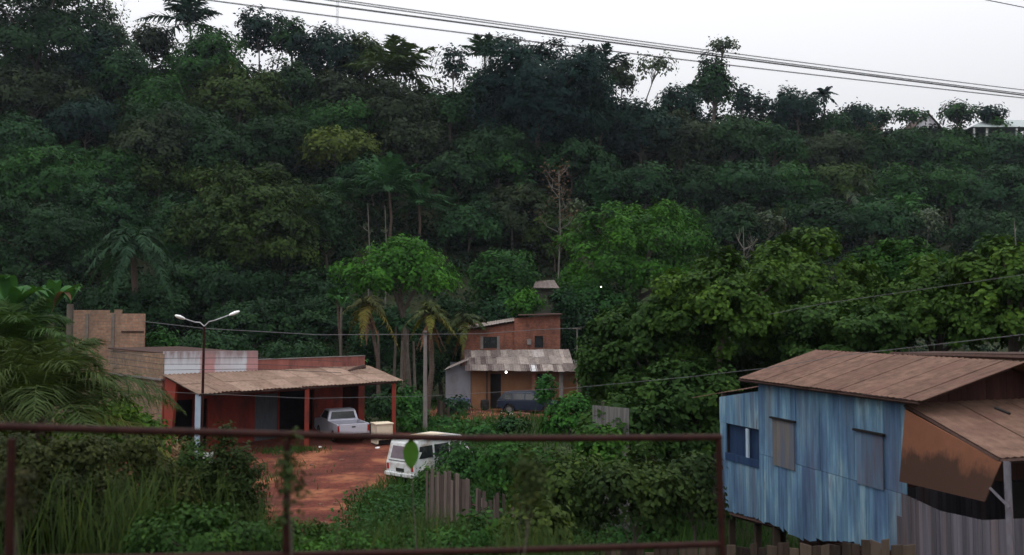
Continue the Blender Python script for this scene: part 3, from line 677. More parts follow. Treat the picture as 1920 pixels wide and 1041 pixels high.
def patchmat(name, stops, stretch=(1, 1, 1), rough=.9, scale=3, dirt=(.1, .08, .07), bd=.01, dscale=1.5, blend=None):
    """colour from the sheet's own tint, weathered by noise"""
    m, t = nm(name); a = N_(t, 'ShaderNodeAttribute', attribute_name='tint'); fac = a.outputs['Fac']
    if blend:
        mr = t.nodes.new('ShaderNodeMapRange'); t.links.new(noise(t, blend[0], blend[1], 6), mr.inputs[0]); mr.inputs[1].default_value = .28; mr.inputs[2].default_value = .72
        mm = t.nodes.new('ShaderNodeMix'); mm.inputs[0].default_value = blend[2]; t.links.new(fac, mm.inputs[2]); t.links.new(mr.outputs[0], mm.inputs[3]); fac = mm.outputs[0]
    c = ramp(t, fac, stops)
    f = noise(t, scale, stretch, 6); c = mixc(t, 1.0, c, ramp(t, f, [(.3, (.62, .62, .62)), (.7, (1.25, 1.25, 1.25))]), 'MULTIPLY')
    d = noise(t, dscale, stretch, 6); c = mixc(t, ramp(t, d, [(.5, (0, 0, 0)), (.72, (.8, .8, .8))]), c, dirt)
    finish(t, c, rough, f, bd); return m
M['veranda_roof'] = patchmat('weathered_cement_roof', [(0, (.17, .11, .085)), (.5, (.21, .145, .11)), (1, (.26, .18, .14))], dirt=(.12, .08, .06))
M['rust_roof'] = patchmat('rust_stained_roof', [(0, (.095, .054, .040)), (.5, (.12, .070, .052)), (1, (.145, .086, .063))], (1, 1, 1), dirt=(.10, .052, .042), scale=5)
M['old_roof'] = patchmat('patchwork_roof_sheets', [(0, (.07, .05, .048)), (.3, (.14, .115, .105)), (.6, (.22, .185, .165)), (.85, (.29, .245, .22)), (1, (.5, .49, .49))], scale=6, dirt=(.15, .12, .11))
M['blue_boards'] = patchmat('weathered_blue_boards', [(0, (.045, .07, .135)), (.28, (.065, .11, .195)), (.46, (.085, .155, .25)), (.62, (.12, .22, .315)), (.76, (.20, .31, .38)), (.88, (.12, .13, .165)), (1, (.13, .105, .105))], (9, 9, .55), scale=1.3, dirt=(.10, .10, .135), dscale=.3, blend=(1.5, (1.5, 1.5, .3), .68))
M['grey_boards'] = patchmat('weathered_grey_sheet', [(0, (.045, .042, .05)), (.5, (.105, .098, .115)), (.8, (.155, .14, .165)), (1, (.16, .115, .11))], (9, 9, .5), scale=1.3, dirt=(.1, .065, .055), dscale=.4)
M['picket'] = patchmat('weathered_pickets', [(0, (.02, .014, .012)), (.5, (.05, .035, .027)), (1, (.105, .078, .06))], (9, 9, .8), scale=1.5, dirt=(.05, .04, .03))
M['pale_picket'] = patchmat('pale_weathered_pickets', [(0, (.045, .034, .03)), (.5, (.09, .068, .06)), (1, (.16, .125, .11))], (9, 9, .8), scale=1.5, dirt=(.06, .045, .04))
M['dark_wood'] = surf('dark_wood', [(.3, (.03, .018, .015)), (.7, (.065, .035, .028))], 6, (5, 5, .6), .8, .01)
M['maroon'] = surf('maroon_boards', [(.3, (.03, .013, .011)), (.7, (.052, .021, .017))], 5, (5, 5, .5), .8, .01)
M['rust_pipe'] = surf('rusty_pipe', [(.3, (.013, .004, .0035)), (.55, (.026, .008, .006)), (.8, (.014, .006, .005))], 14, (1, 1, 1), .6, .004, spec=.1)
M['old_column'] = surf('stained_column', [(.3, (.10, .085, .075)), (.7, (.16, .135, .115))], 4)
M['concrete'] = surf('concrete', [(.3, (.13, .115, .11)), (.7, (.20, .18, .17))], 4, (1, 1, .6), .9, .006)
M['greywall'] = surf('grey_plaster', [(.3, (.17, .17, .195)), (.7, (.25, .25, .275))], 1.6, (1, 1, .6), .9, .006, dirt=(.15, .14, .15))
M['ochre'] = surf('ochre_plaster', [(.3, (.19, .09, .048)), (.7, (.25, .125, .065))], 1.8, (1, 1, .5), .9, .006, dirt=(.22, .12, .07), dscale=1.1)
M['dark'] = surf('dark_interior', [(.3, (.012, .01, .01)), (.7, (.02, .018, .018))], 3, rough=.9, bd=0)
M['door_grey'] = surf('grey_door', [(.3, (.07, .08, .095)), (.7, (.11, .12, .135))], 3, (3, 3, .5), .6, .004)
M['blue_post'] = surf('pale_blue_post', [(.3, (.25, .33, .42)), (.7, (.35, .43, .5))], 4, (1, 1, .5), .7, .004)
M['cream'] = surf('cream_sheet', [(.3, (.52, .44, .33)), (.7, (.64, .56, .44))], 2, rough=.55, bd=.003, dirt=(.4, .32, .22))
M['white_paint'] = surf('chalky_white_paint', [(.3, (.46, .48, .48)), (.7, (.62, .64, .64))], 3, rough=.5, bd=0, dirt=(.27, .22, .17), dscale=1.6)
M['silver'] = surf('silver_paint', [(.3, (.50, .50, .58)), (.7, (.56, .56, .64))], 2, rough=.35, bd=0, metal=.3, spec=.5)
M['navy'] = surf('navy_paint', [(.3, (.006, .012, .026)), (.7, (.011, .019, .036))], 2, rough=.35, bd=0, spec=.3)
M['glass'] = surf('dark_glass', [(.3, (.012, .014, .016)), (.7, (.02, .022, .025))], 2, rough=.12, bd=0, spec=.6, tint=None)
M['mauve_glass'] = surf('dusty_glass', [(.3, (.10, .075, .09)), (.7, (.15, .12, .14))], 3, rough=.4, bd=0, spec=.4, tint=None)
M['rubber'] = surf('rubber', [(.3, (.012, .012, .012)), (.7, (.03, .027, .025))], 4, rough=.9, bd=.003)
M['rim'] = surf('wheel_rim', [(.3, (.12, .115, .115)), (.7, (.2, .19, .19))], 6, rough=.5, bd=0, metal=.3)
M['tail'] = surf('red_lamp_lens', [(.3, (.25, .01, .01)), (.7, (.35, .02, .015))], 6, rough=.3, bd=0)
M['black'] = surf('black_plastic', [(.3, (.015, .015, .016)), (.7, (.03, .03, .03))], 6, rough=.6, bd=0)
M['orange_ply'] = surf('orange_plywood', [(.3, (.24, .085, .04)), (.7, (.29, .11, .05))], 2, (1, 1, 1.5), .75, .004)
M['navy_wood'] = surf('navy_window_boards', [(.3, (.012, .025, .06)), (.7, (.022, .045, .10))], 3, (3, 3, .5), .6, .004)
M['wire'] = surf('cable_sheath', [(.3, (.03, .03, .033)), (.7, (.05, .05, .05))], 9, rough=.7, bd=0)
M['pale_wire'] = surf('pale_cable', [(.3, (.075, .075, .078)), (.7, (.12, .12, .122))], 9, rough=.6, bd=0)
M['litter'] = surf('pale_litter', [(.3, (.45, .42, .42)), (.7, (.7, .68, .68))], 5, rough=.8, bd=.01)
M['clay'] = surf('clay_rubble', [(.3, (.10, .045, .033)), (.7, (.17, .085, .06))], 5, rough=.9, bd=.02)
M['blue_tarp'] = surf('blue_tarpaulin', [(.3, (.03, .035, .09)), (.7, (.06, .065, .14))], 3, rough=.5, bd=.01)

M['brown_shutter'] = surf('brown_grey_shutter', [(.3, (.085, .085, .09)), (.7, (.13, .11, .10))], 2.5, (5, 5, .6), .85, .006, dirt=(.07, .085, .12), dscale=.8)
M['violet_shutter'] = surf('violet_blue_shutter', [(.3, (.08, .12, .185)), (.7, (.11, .155, .22))], 2.5, (4, 4, .6), .85, .006, dirt=(.10, .09, .12), dscale=.9)
def wall(mb, A, B, z0, z1, th, openings=(), ztop=None, t=.5, zbot=None):
    """wall over plan segment A-B, thickness to the left of A->B, real openings (s0,s1,za,zb)"""
    A = Vector(A[:2]); B = Vector(B[:2]); Lw = (B - A).length; d = (B - A) / Lw; n = Vector((-d.y, d.x)) * th
    ss = sorted({0, Lw, *[min(max(v, 0), Lw) for o in openings for v in o[:2]]}); zs = sorted({z0, z1, *[min(max(v, z0), z1) for o in openings for v in o[2:4]]})
    def solid(i, j):
        if i < 0 or j < 0 or i >= len(ss) - 1 or j >= len(zs) - 1: return False
        s = (ss[i] + ss[i + 1]) / 2; z = (zs[j] + zs[j + 1]) / 2
        return not any(o[0] < s < o[1] and o[2] < z < o[3] for o in openings)
    def P(s, z, k):
        p = A + d * s + n * k
        if ztop and z == z1: z = ztop(s)
        if zbot and z == z0: z = zbot(s)
        return (p.x, p.y, z)
    for i in range(len(ss) - 1):
        for j in range(len(zs) - 1):
            if not solid(i, j): continue
            a, b, c, e = ss[i], ss[i + 1], zs[j], zs[j + 1]
            mb.quad(P(a, c, 0), P(b, c, 0), P(b, e, 0), P(a, e, 0), t); mb.quad(P(b, c, 1), P(a, c, 1), P(a, e, 1), P(b, e, 1), t)
            if not solid(i - 1, j): mb.quad(P(a, c, 1), P(a, c, 0), P(a, e, 0), P(a, e, 1), t)
            if not solid(i + 1, j): mb.quad(P(b, c, 0), P(b, c, 1), P(b, e, 1), P(b, e, 0), t)
            if not solid(i, j - 1): mb.quad(P(a, c, 1), P(b, c, 1), P(b, c, 0), P(a, c, 0), t)
            if not solid(i, j + 1): mb.quad(P(a, e, 0), P(b, e, 0), P(b, e, 1), P(a, e, 1), t)

def sheets(mb, a, b, c, d, nx, ny, pitch, amp, seed=0, tints=None, jit=.012, lift=.012, over=.06, th=.01):
    """corrugated roofing: a,b lower edge, d,c upper edge; nx sheets across, ny rows; corrugation runs up the slope"""
    rnd = random.Random(seed); a, b, c, d = map(Vector, (a, b, c, d)); nrml = (b - a).cross(d - a).normalized()
    if nrml.z < 0: nrml = -nrml
    def P(u, v): return a.lerp(b, u).lerp(d.lerp(c, u), v)
    wl = (b - a).length
    for j in range(ny):
        for i in range(nx):
            tn = tints(i, j) if tints else rnd.random(); u0, u1 = i / nx, (i + 1) / nx + .012; v0, v1 = max(0, j / ny - over * .5), min(1, (j + 1) / ny + over * .5)
            jx = rnd.uniform(-jit, jit); jz = rnd.uniform(0, lift) + .006 * ((i + j) % 2); jv = rnd.uniform(-jit, jit) * 1.5
            m_ = max(2, int(wl / nx / pitch * 4)); row0 = []; row1 = []
            for q in range(m_ + 1):
                u = u0 + (u1 - u0) * q / m_; h = nrml * (amp * math.cos(2 * math.pi * q / 4.) + jz)
                row0.append(P(u, v0 + jv) + h + nrml * .012 * (1 if j else 0)); row1.append(P(u, v1 + jv) + h)
            for q in range(m_):
                mb.quad(row0[q], row0[q + 1], row1[q + 1], row1[q], tn)
                mb.quad(row0[q] - nrml * th, row0[q + 1] - nrml * th, row0[q + 1], row0[q], tn)
                mb.quad(row1[q] - nrml * th, row0[q] - nrml * th, row0[q + 1] - nrml * th, row1[q + 1] - nrml * th, tn) if False else mb.quad(row1[q] - nrml * th, row1[q + 1] - nrml * th, row0[q + 1] - nrml * th, row0[q] - nrml * th, tn)
            for r_, s_ in ((0, 0), (-1, 0)):
                mb.quad(row0[r_] - nrml * th, row0[r_], row1[r_], row1[r_] - nrml * th, tn)

def boards(mb, A, B, z0f, z1f, bw, seed, tf=None, proud=.012, th=.02, jb=.02, corr=0):
    """vertical boards over A->B, tops z1f(s), bottoms z0f(s)"""
    rnd = random.Random(seed); A = Vector(A[:2]); B = Vector(B[:2]); Lw = (B - A).length; d = (B - A) / Lw; n = Vector((d.y, -d.x)); s = 0
    while s < Lw - .02:
        w = min(bw * rnd.uniform(.8, 1.2), Lw - s); o = rnd.uniform(0, proud); p = A + d * s + n * o; q = A + d * (s + w - .004) + n * o
        mb.wallbox(p, q, th, z0f(s) + rnd.uniform(-jb, jb), z1f(s), tf(s) if tf else rnd.random(), z0f(s + w) + rnd.uniform(-jb, jb), z1f(s + w)); s += w

# ------------------------------------------------------------------ long red garage with veranda
E0 = Vector((-13.3, 36.5)); U = Vector((.7071, .7071)); Wd = Vector((-.7071, .7071))
def gp(s, t, z=None):
    p = E0 + U * s + Wd * t; return Vector((p.x, p.y, z)) if z is not None else p
def sf(px, t=3.6):
    p0 = E0 + Wd * t; r = (px - 960) / F; return (r * p0.y - p0.x) / (.7071 * (1 - r))
GZ0 = .5; LEN = sf(685); SM = sf(485)
G = thing('garage_building', 'long red garage with sloping brown veranda roof and pink-white parapet', 'building', gp(0, 3.6, GZ0))
ops = [(sf(331), sf(394), 0, 2.72), (sf(481), sf(524), 0, 2.75), (sf(527), sf(592), 0, 2.8), (sf(644), sf(674), 0, 2.85)]
mb = MB(); wall(mb, gp(0, 3.6), gp(LEN, 3.6), 0.0, 3.86, .18, ops); mb.build('front_wall', M['red_paint'], G)
PWX0 = gp(0, 3.6).x - gp(0, 3.6).x; PWX1 = gp(SM, 3.6).x - gp(0, 3.6).x
M['pinkwhite'] = pinkwhite()
# z of the parapet is relative to the building's base in object space
for n_ in M['pinkwhite'].node_tree.nodes:
    if n_.type == 'MAP_RANGE' and abs(n_.inputs[1].default_value - 3.9) < .01: n_.inputs[1].default_value = 3.4; n_.inputs[2].default_value = 4.5
mb = MB(); wall(mb, gp(0, 3.58), gp(SM, 3.58), 3.87, 4.98, .2, ztop=lambda s: 4.98 - .02 * s); mb.build('pink_white_parapet', M['pinkwhite'], G)
mb = MB(); rr = random.Random(3)
wall(mb, gp(SM, 3.6), gp(LEN, 3.6), 3.87, 4.42, .18, ztop=lambda s: 4.43 + .006 * s); mb.build('red_parapet', M['rose_wall'], G)
mb = MB(); mb.wallbox(gp(SM, 3.56), gp(LEN + .02, 3.56), .26, 4.44, 4.47); mb.build('parapet_cap', M['concrete'], G)
mb = MB(); wall(mb, gp(0, 10), gp(0, 3.6), 0, 3.7, .18, [(1.2, 2.0, 1.9, 2.7)]); mb.build('side_wall', M['tan_brick'], G)
mb = MB(); wall(mb, gp(-.05, 10), gp(-.05, 3.59), 3.7, 4.86, .2, t=.8); mb.build('side_parapet', M['tan_brick'], G)
mb = MB(); mb.wallbox(gp(-.16, 10), gp(-.16, 3.57), .3, 3.66, 3.74); mb.build('side_ledge', M['concrete'], G)
mb = MB(); wall(mb, gp(LEN, 3.78), gp(LEN, 10), 0, 3.86, .18); mb.build('far_side_wall', M['red_paint'], G)
mb = MB(); wall(mb, gp(LEN, 10), gp(0, 10), 0, 3.86, .18); mb.build('rear_wall', M['red_paint'], G)
mb = MB(); mb.slab(gp(.2, 3.8, 3.8), gp(LEN, 3.8, 3.8), gp(LEN, 9.9, 3.8), gp(.2, 9.9, 3.8), .12); mb.build('flat_roof', M['concrete'], G)
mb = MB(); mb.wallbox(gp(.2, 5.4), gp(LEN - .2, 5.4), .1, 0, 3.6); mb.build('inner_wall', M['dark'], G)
mb = MB(); mb.wallbox(gp(sf(481), 3.66), gp(sf(524), 3.66), .05, .3, 2.74)
for k in range(9):
    s0 = sf(481) + (sf(524) - sf(481)) * (k + .5) / 9; mb.wallbox(gp(s0 - .03, 3.65), gp(s0 + .03, 3.65), .012, .32, 2.72)
mb.build('shutter_door', M['door_grey'], G)
mb = MB(); mb.wallbox(gp(sf(366), 3.66), gp(sf(380), 3.66), .05, .3, 2.7, .4); mb.build('door_jamb', M['red_paint'], G)
mb = MB(); sheets(mb, gp(-.15, -.05, 3.28), gp(10.75, 0, 3.3), gp(LEN + .1, 3.55, 3.9), gp(-.2, 3.55, 3.94), 11, 2, .17, .022, 4); mb.build('veranda_roof', M['veranda_roof'], G)
mb = MB()
mb.tube([gp(0, .05, 3.2), gp(10.6, .1, 3.22)], .06, 4); mb.tube([gp(0, 1.8, 3.52), gp(10, 1.8, 3.52)], .05, 4)
for s in (0.05, 2.4, 5, 7.6, 10.4): mb.tube([gp(s, 0, 3.2), gp(min(s, LEN), 3.5, 3.8)], .05, 4)
mb.build('veranda_beams', M['dark_wood'], G)
def sfe(px, t=.1): return sf(px, t)
for px, mt, rad in ((376, 'blue_post', .11), (578, 'red_paint', .09), (740, 'red_paint', .09)):
    s = sfe(px, .15); p = gp(s, .15); mb = MB(); mb.box(p.x - rad, p.x + rad, p.y - rad, p.y + rad, .2, 3.24); mb.build('post', M[mt], G)
p0, p1 = gp(9.5, 2.9, 3.86), gp(10.3, 3.6, 4.0)
r0 = gp(8.7, 1.7, 0); mb = MB(); mb.tube([at(654, 697, 44.8), at(668, 692, 45.6), at(684, 687, 46)], [.10, .14, .12], 6)
o = mb.build('roof_tile_stack', M['dark_wood']); tag(o, 'dark split log lying on the end of the veranda roof', 'log')
# red side brace wall under the left end of the veranda
mb = MB(); mb.face([gp(.02, 3.58, .3), gp(.02, 3.58, 3.8), gp(.02, 2.4, 3.58), gp(.02, 2.9, .3)]); mb.face([gp(.14, 3.58, .3), gp(.14, 2.9, .3), gp(.14, 2.4, 3.58), gp(.14, 3.58, 3.8)]); mb.face([gp(.02, 2.9, .3), gp(.02, 2.4, 3.58), gp(.14, 2.4, 3.58), gp(.14, 2.9, .3)])
mb.build('wing_wall', M['red_paint'], G)
# dark band of roof edge above the side wall
mb = MB(); mb.slab(gp(.1, 4.0, 4.9), gp(3.5, 3.9, 4.92), gp(3.5, 10, 5.0), gp(-.2, 10, 5.0), .06); mb.build('upper_roof_slab', M['dark_wood'], G)

# unfinished brick room behind
RB = thing('brick_room', 'unfinished tan brick upper room with a ragged top behind the garage', 'building', (*at(198, 650, 48).xy, 3.6))
xa, xb = at(126, 600, 48).x, at(270, 600, 48).x; Lb = xb - xa
def rag(s):
    px = 126 + 144 * s / Lb; return 6.4 + ((600 - (581 if px < 203 else 586 if px < 214 else 580 if px < 226 else 588)) / F) * 48
cuts = [0, (203 - 126) / 144 * Lb, (214 - 126) / 144 * Lb, (226 - 126) / 144 * Lb, Lb]
mb = MB()
for k in range(4):
    zt = rag((cuts[k] + cuts[k + 1]) / 2); mb.box(xa + cuts[k] + (.0), xa + cuts[k + 1] - .0, 48, 48.2, 3.2, zt, .45 + .12 * k)
mb.build('front_wall', M['front_brick'], RB)
xbr, xar = at(268, 600, 52).x, at(130, 600, 52).x; mb = MB(); mb.wallbox((xb - .02, 48.21), (xbr, 52), .18, 3.2, 6.7); mb.wallbox((xar, 52), (xa + .02, 48.21), .18, 3.2, 6.9); mb.wallbox((xbr, 52.01), (xar, 52.01), -.2, 3.2, 6.8); mb.build('side_walls', M['front_brick'], RB)
for px in (163, 212):
    x = at(px, 600, 47.98).x; mb = MB(); mb.box(x - .09, x + .09, 47.95, 47.998, 3.2, 6.75); mb.build('column', M['old_column'], RB)
x0, x1 = at(227, 600, 47.9).x, at(269, 600, 47.9).x; mb = MB(); mb.box(x0, x1, 47.94, 47.998, 5.72, 5.8); mb.build('beam', M['dark_wood'], RB)
mb = MB(); mb.box(xa - 6, xb + .1, 47.8, 49, 0, 3.3); mb.build('base_wall', M['tan_brick'], RB)

# ------------------------------------------------------------------ ochre and brick house in the middle
hz = .1
H_ = thing('brick_house', 'ochre house with patchwork sheet roof and a red brick upper storey', 'building', (*at(975, 765, 60).xy, hz))
YF = 60.0
def hx(px, Y=YF): return at(px, 600, Y).x
def hzv(py, Y=YF): return at(960, py, Y).z
L0 = hx(883); L1 = hx(1086)
def hs(px): return hx(px) - L0
mb = MB(); wall(mb, (L0, YF + .9), (L1, YF + .9), -.2, hzv(690), .18, [(hs(919), hs(939), .05, hzv(702)), (hs(1008), hs(1030), 1.0, hzv(702))]); mb.build('front_wall', M['ochre'], H_)
mb = MB(); mb.box(L0 - .02, hx(919) - .02, YF + .6, YF + .88, -.2, hzv(694)); mb.build('front_pier', M['ochre'], H_)
mb = MB(); wall(mb, (hx(835), YF + .5), (L0 - .03, YF + .5), -.2, hzv(695), .18, ztop=lambda s: hzv(696) + s * .3); mb.build('grey_wing', M['greywall'], H_)
mb = MB(); mb.box(hx(835), hx(835) + .18, YF + .7, YF + 5, -.2, 2.6); mb.box(L1 - .18, L1, YF + 1.1, YF + 5, -.2, 3.4); mb.box(hx(835), L1, YF + 5, YF + 5.2, -.2, 3.2); mb.build('side_walls', M['greywall'], H_)
mb = MB(); mb.box(hx(919), hx(939), YF + 1.0, YF + 1.05, 0.05, hzv(703)); mb.build('door', M['dark'], H_)
mb = MB(); mb.box(hx(1008), hx(1030), YF + 1.0, YF + 1.05, 1.0, hzv(703)); mb.build('window', M['glass'], H_)
for px, w, mt in ((1001, .1, 'rose_wall'), (1052, .14, 'concrete'), (913, .07, 'dark_wood')):
    mb = MB(); mb.box(hx(px) - w, hx(px) + w, YF + .15, YF + .3, -.1, hzv(694)); mb.build('post', M[mt], H_)
def tn(i, j):
    rnd = random.Random(i * 7 + j * 31 + 5); v = rnd.uniform(.0, .8)
    if j == 0 and i == 12: v = 1.0
    if j == 0 and i in (0, 4, 13): v = .05
    if j > 0 and i > 6: v = rnd.uniform(.35, .9)
    return v
mb = MB(); sheets(mb, (hx(873), YF - .5, hzv(694)), (hx(1076), YF - .5, hzv(696)), (hx(1067), YF + 1.9, hzv(655, YF + 1.9)), (hx(868), YF + 1.9, hzv(657, YF + 1.9)), 20, 3, .12, .008, 9, tn, .012, .03); mb.build('lower_roof', M['old_roof'], H_)
mb = MB(); sheets(mb, (hx(1046), YF - .55, hzv(697)), (hx(1088), YF - .4, hzv(694)), (hx(1086), YF + 1.5, hzv(681)), (hx(1058), YF + 1.5, hzv(679)), 3, 1, .12, .018, 5, lambda i, j: .4); mb.build('roof_patch', M['old_roof'], H_)
mb = MB(); sheets(mb, (hx(834), YF - .1, hzv(694)), (hx(876), YF - .1, hzv(676)), (hx(880), YF + 2.0, hzv(671)), (hx(838), YF + 2.0, hzv(690)), 4, 1, .12, .018, 6, lambda i, j: .75); mb.build('wing_roof', M['old_roof'], H_)
YU = 62.6
def ux(px): return at(px, 600, YU).x
def uz(py): return at(960, py, YU).z
x0 = ux(868); xm = ux(964); x1 = ux(1050)
mb = MB(); wall(mb, (x0, YU), (xm, YU), 2.5, uz(610), .18, [(ux(906) - x0, ux(932) - x0, uz(653), uz(632))], ztop=lambda s: uz(622) + (uz(606) - uz(622)) * s / (xm - x0)); mb.build('upper_wall', M['red_brick'], H_)
mb = MB(); wall(mb, (xm + .01, YU - .2), (x1, YU - .2), 2.5, uz(594), .18, [(ux(1002) - xm, ux(1018) - xm, uz(652), uz(630))], ztop=lambda s: uz(597) + (uz(590) - uz(597)) * s / (x1 - xm)); mb.build('upper_wall', M['red_brick'], H_)
mb = MB(); mb.box(x1 - .18, x1, YU, YU + 4, 2.5, uz(600)); mb.box(x0, x0 + .18, YU + .2, YU + 4, 2.5, uz(625)); mb.box(x0, x1, YU + 4, YU + 4.2, 2.5, uz(605)); mb.build('upper_side_walls', M['red_brick'], H_)
mb = MB(); mb.box(ux(906), ux(932), YU + .12, YU + .15, uz(653), uz(632)); mb.build('window', M['glass'], H_)
mb = MB(); mb.box(ux(1002), ux(1018), YU - .08, YU - .05, uz(652), uz(630)); mb.build('window', M['glass'], H_)
for a_, b_ in ((901, 906), (932, 937)):
    mb = MB(); mb.box(ux(a_), ux(b_), YU - .04, YU - .003, uz(655), uz(630)); mb.build('window_surround', M['concrete'], H_)
mb = MB(); sheets(mb, (ux(858), YU - .4, uz(620)), (ux(963), YU - .4, uz(602)), (ux(963), YU + 4.2, uz(602) + .25), (ux(858), YU + 4.2, uz(618) + .2), 7, 2, .15, .02, 7, lambda i, j: .62); mb.build('upper_roof', M['old_roof'], H_)
mb = MB(); mb.slab((ux(972), YU - .6, uz(591)), (ux(1054), YU - .6, uz(589)), (ux(1054), YU + 4.2, uz(586)), (ux(972), YU + 4.2, uz(588)), .06); mb.build('upper_roof_slab', M['dark_wood'], H_)
mb = MB(); mb.box(ux(988), ux(996), YU - .34, YU - .21, uz(646), uz(636)); mb.build('meter_box', M['concrete'], H_)
# terrace slab
mb = MB(); mb.box(L0 - 1.2, L1, YF - .8, YF + .58, -.1, .12); mb.build('terrace', M['clay'], H_)
# shack higher up the slope
YS = 70
K = thing('hillside_shack', 'small dark green shack with a pale sheet roof above the brick house', 'building', (at(1028, 600, YS).x, YS, 4))
kx = lambda p: at(p, 600, YS).x
kz = lambda p: at(960, p, YS).z
mb = MB(); mb.box(kx(1003), kx(1045), YS, YS + 3, 3, kz(541)); mb.build('wall', surf('green_black_boards', [(.3, (.025, .045, .035)), (.7, (.07, .05, .04))], 3, (4, 4, .5)), K)
mb = MB(); sheets(mb, (kx(1000), YS - .5, kz(540)), (kx(1048), YS - .5, kz(541)), (kx(1042), YS + 3, kz(522)), (kx(1006), YS + 3, kz(524)), 5, 1, .15, .02, 3, lambda i, j: .15 + .06 * i); mb.build('roof', M['old_roof'], K)

# hilltop houses
YH = 162
hh = lambda px, py, Y=YH: at(px, py, Y)
WH = thing('hilltop_house', 'white gabled house on the hilltop between dark trees', 'house', (hh(1738, 250).x, YH, hh(1738, 262).z))
a, b, c, d, e = hh(1712, 256), hh(1762, 256), hh(1762, 240), hh(1740, 214), hh(1712, 240)
mb = MB(); k = Vector((0, 7, 0)); mb.face([a, b, c, d, e]); mb.face([p + k for p in (a, e, d, c, b)]); mb.quad(b, b + k, c + k, c); mb.quad(a + k, a, e, e + k); mb.build('wall', surf('hill_white', [(.3, (.55, .53, .58)), (.7, (.7, .68, .72))], 1, bd=0), WH)
mb = MB(); kk = Vector((0, -.5, 0)); mb.slab(c + Vector((.5, -.5, -.3)), c + Vector((.5, 7.4, -.3)), d + Vector((0, 7.4, .1)), d + Vector((0, -.5, .1)), .15); mb.slab(d + Vector((0, -.5, .1)), d + Vector((0, 7.4, .1)), e + Vector((-.5, 7.4, -.3)), e + Vector((-.5, -.5, -.3)), .15); mb.build('roof', M['dark_wood'], WH)
mb = MB(); q = hh(1727, 248); mb.box(q.x - .5, q.x + .5, YH - .06, YH - .01, q.z - .5, q.z + .5); mb.build('window', M['glass'], WH)
SHD = thing('hilltop_shelter', 'long low hilltop house with a pale hipped roof and white posts', 'house', (hh(1880, 250).x, YH - 4, hh(1880, 258).z))
Y2 = YH - 4
mb = MB(); p = lambda px, py, dy=0: at(px, py, Y2) + Vector((0, dy, 0))
R1 = at(1848, 225, Y2 + 4); R2 = at(1922, 225, Y2 + 4); mb.face([p(1822, 238), p(1938, 238), R2, R1]); mb.face([p(1822, 239), p(1822, 239, 8), p(1938, 239, 8), p(1938, 239)]); mb.face([p(1822, 238, 8), R1, R2, p(1938, 238, 8)]); mb.face([p(1822, 238), R1, p(1822, 238, 8)]); mb.face([p(1938, 238), p(1938, 238, 8), R2])
mb.build('roof', surf('pale_hill_roof', [(.3, (.28, .32, .32)), (.7, (.36, .4, .4))], 2, bd=0), SHD)
for px in (1828, 1852, 1908, 1934):
    mb = MB(); q = p(px, 239, .4); mb.box(q.x - .16, q.x + .16, q.y - .15, q.y + .15, q.z - 3.2, q.z - .02); mb.build('post', M['white_paint'], SHD)
mb = MB(); q0, q1 = p(1834, 240, 4), p(1932, 240, 4); mb.box(q0.x, q1.x, q0.y, q0.y + .2, q0.z - 3, q0.z - .1); mb.build('wall', M['greywall'], SHD)
OH = thing('hilltop_hut', 'small orange hut half hidden by a slim tree on the hilltop', 'house', (hh(1635, 240).x, 160, hh(1635, 256).z))
mb = MB(); a = at(1627, 254, 160); b = at(1652, 230, 160); mb.box(a.x, b.x, 160, 163, a.z - 1, b.z); mb.build('wall', M['ochre'], OH)
mb = MB(); mb.slab((a.x - .3, 159.6, b.z + .02), (b.x + .3, 159.6, b.z + .02), (b.x + .3, 163.4, b.z + .5), (a.x - .3, 163.4, b.z + .5), .1); mb.build('roof', M['old_roof'], OH)

# ------------------------------------------------------------------ blue stilt house on the right
W0 = Vector((5.54, 20.065)); Dv = Vector((.2588, -.9659)); Nv = Vector((.9659, .2588))
def bh(s, t=0): return W0 + Dv * s + Nv * t
def bz(px, py):   # height of the point seen at (px,py) on the front wall plane
    r = (px - 960) / F; s = (r * W0.y - W0.x) / (Dv.x - r * Dv.y); Y = (W0 + Dv * s).y; return s, at(px, py, Y).z
def b3(s, t, z): q = bh(s, t); return Vector((q.x, q.y, z))
BH = thing('blue_stilt_house', 'blue weathered board house on stilts with a rust brown roof', 'building', b3(2.4, 2, 0))
eave = 5.0; s_c = bz(1420, 800)[0]; s_b = bz(1692, 850)[0]; s_a = bz(1343, 850)[0]
s1a, z1a = bz(1447, 785); s1b, z1b = bz(1487, 883); s2a, z2a = bz(1603, 808); s2b, z2b = bz(1652, 920)
def low(s): return np.interp(s, [s_a, s_c, bz(1480, 1000)[0], bz(1600, 1010)[0], s_b], [bz(1346, 957)[1], bz(1420, 975)[1], bz(1480, 1002)[1], bz(1600, 1010)[1], bz(1600, 1010)[1] - .05])
rnd = random.Random(12)
def bt(s):
    v = rnd.uniform(0.1, .75) + .12 * math.sin(s * 2.2)
    if rnd.random() < .12: v = rnd.uniform(.86, .95)
    if rnd.random() < .05: v = 1
    return min(max(v, 0), 1)
zsplit = lambda s: bz(1420, 880)[1] + .02 * s
mb = MB(); boards(mb, bh(s_c), bh(s_b), low, lambda s: 3.35, .2, 1, bt, jb=.05); 
boards(mb, bh(s_c, .004), bh(s_b, .004), lambda s: 3.36, lambda s: eave, .2, 2, lambda s: min(1, bt(s) + .12), jb=.0)
mb.build('front_wall', M['blue_boards'], BH)
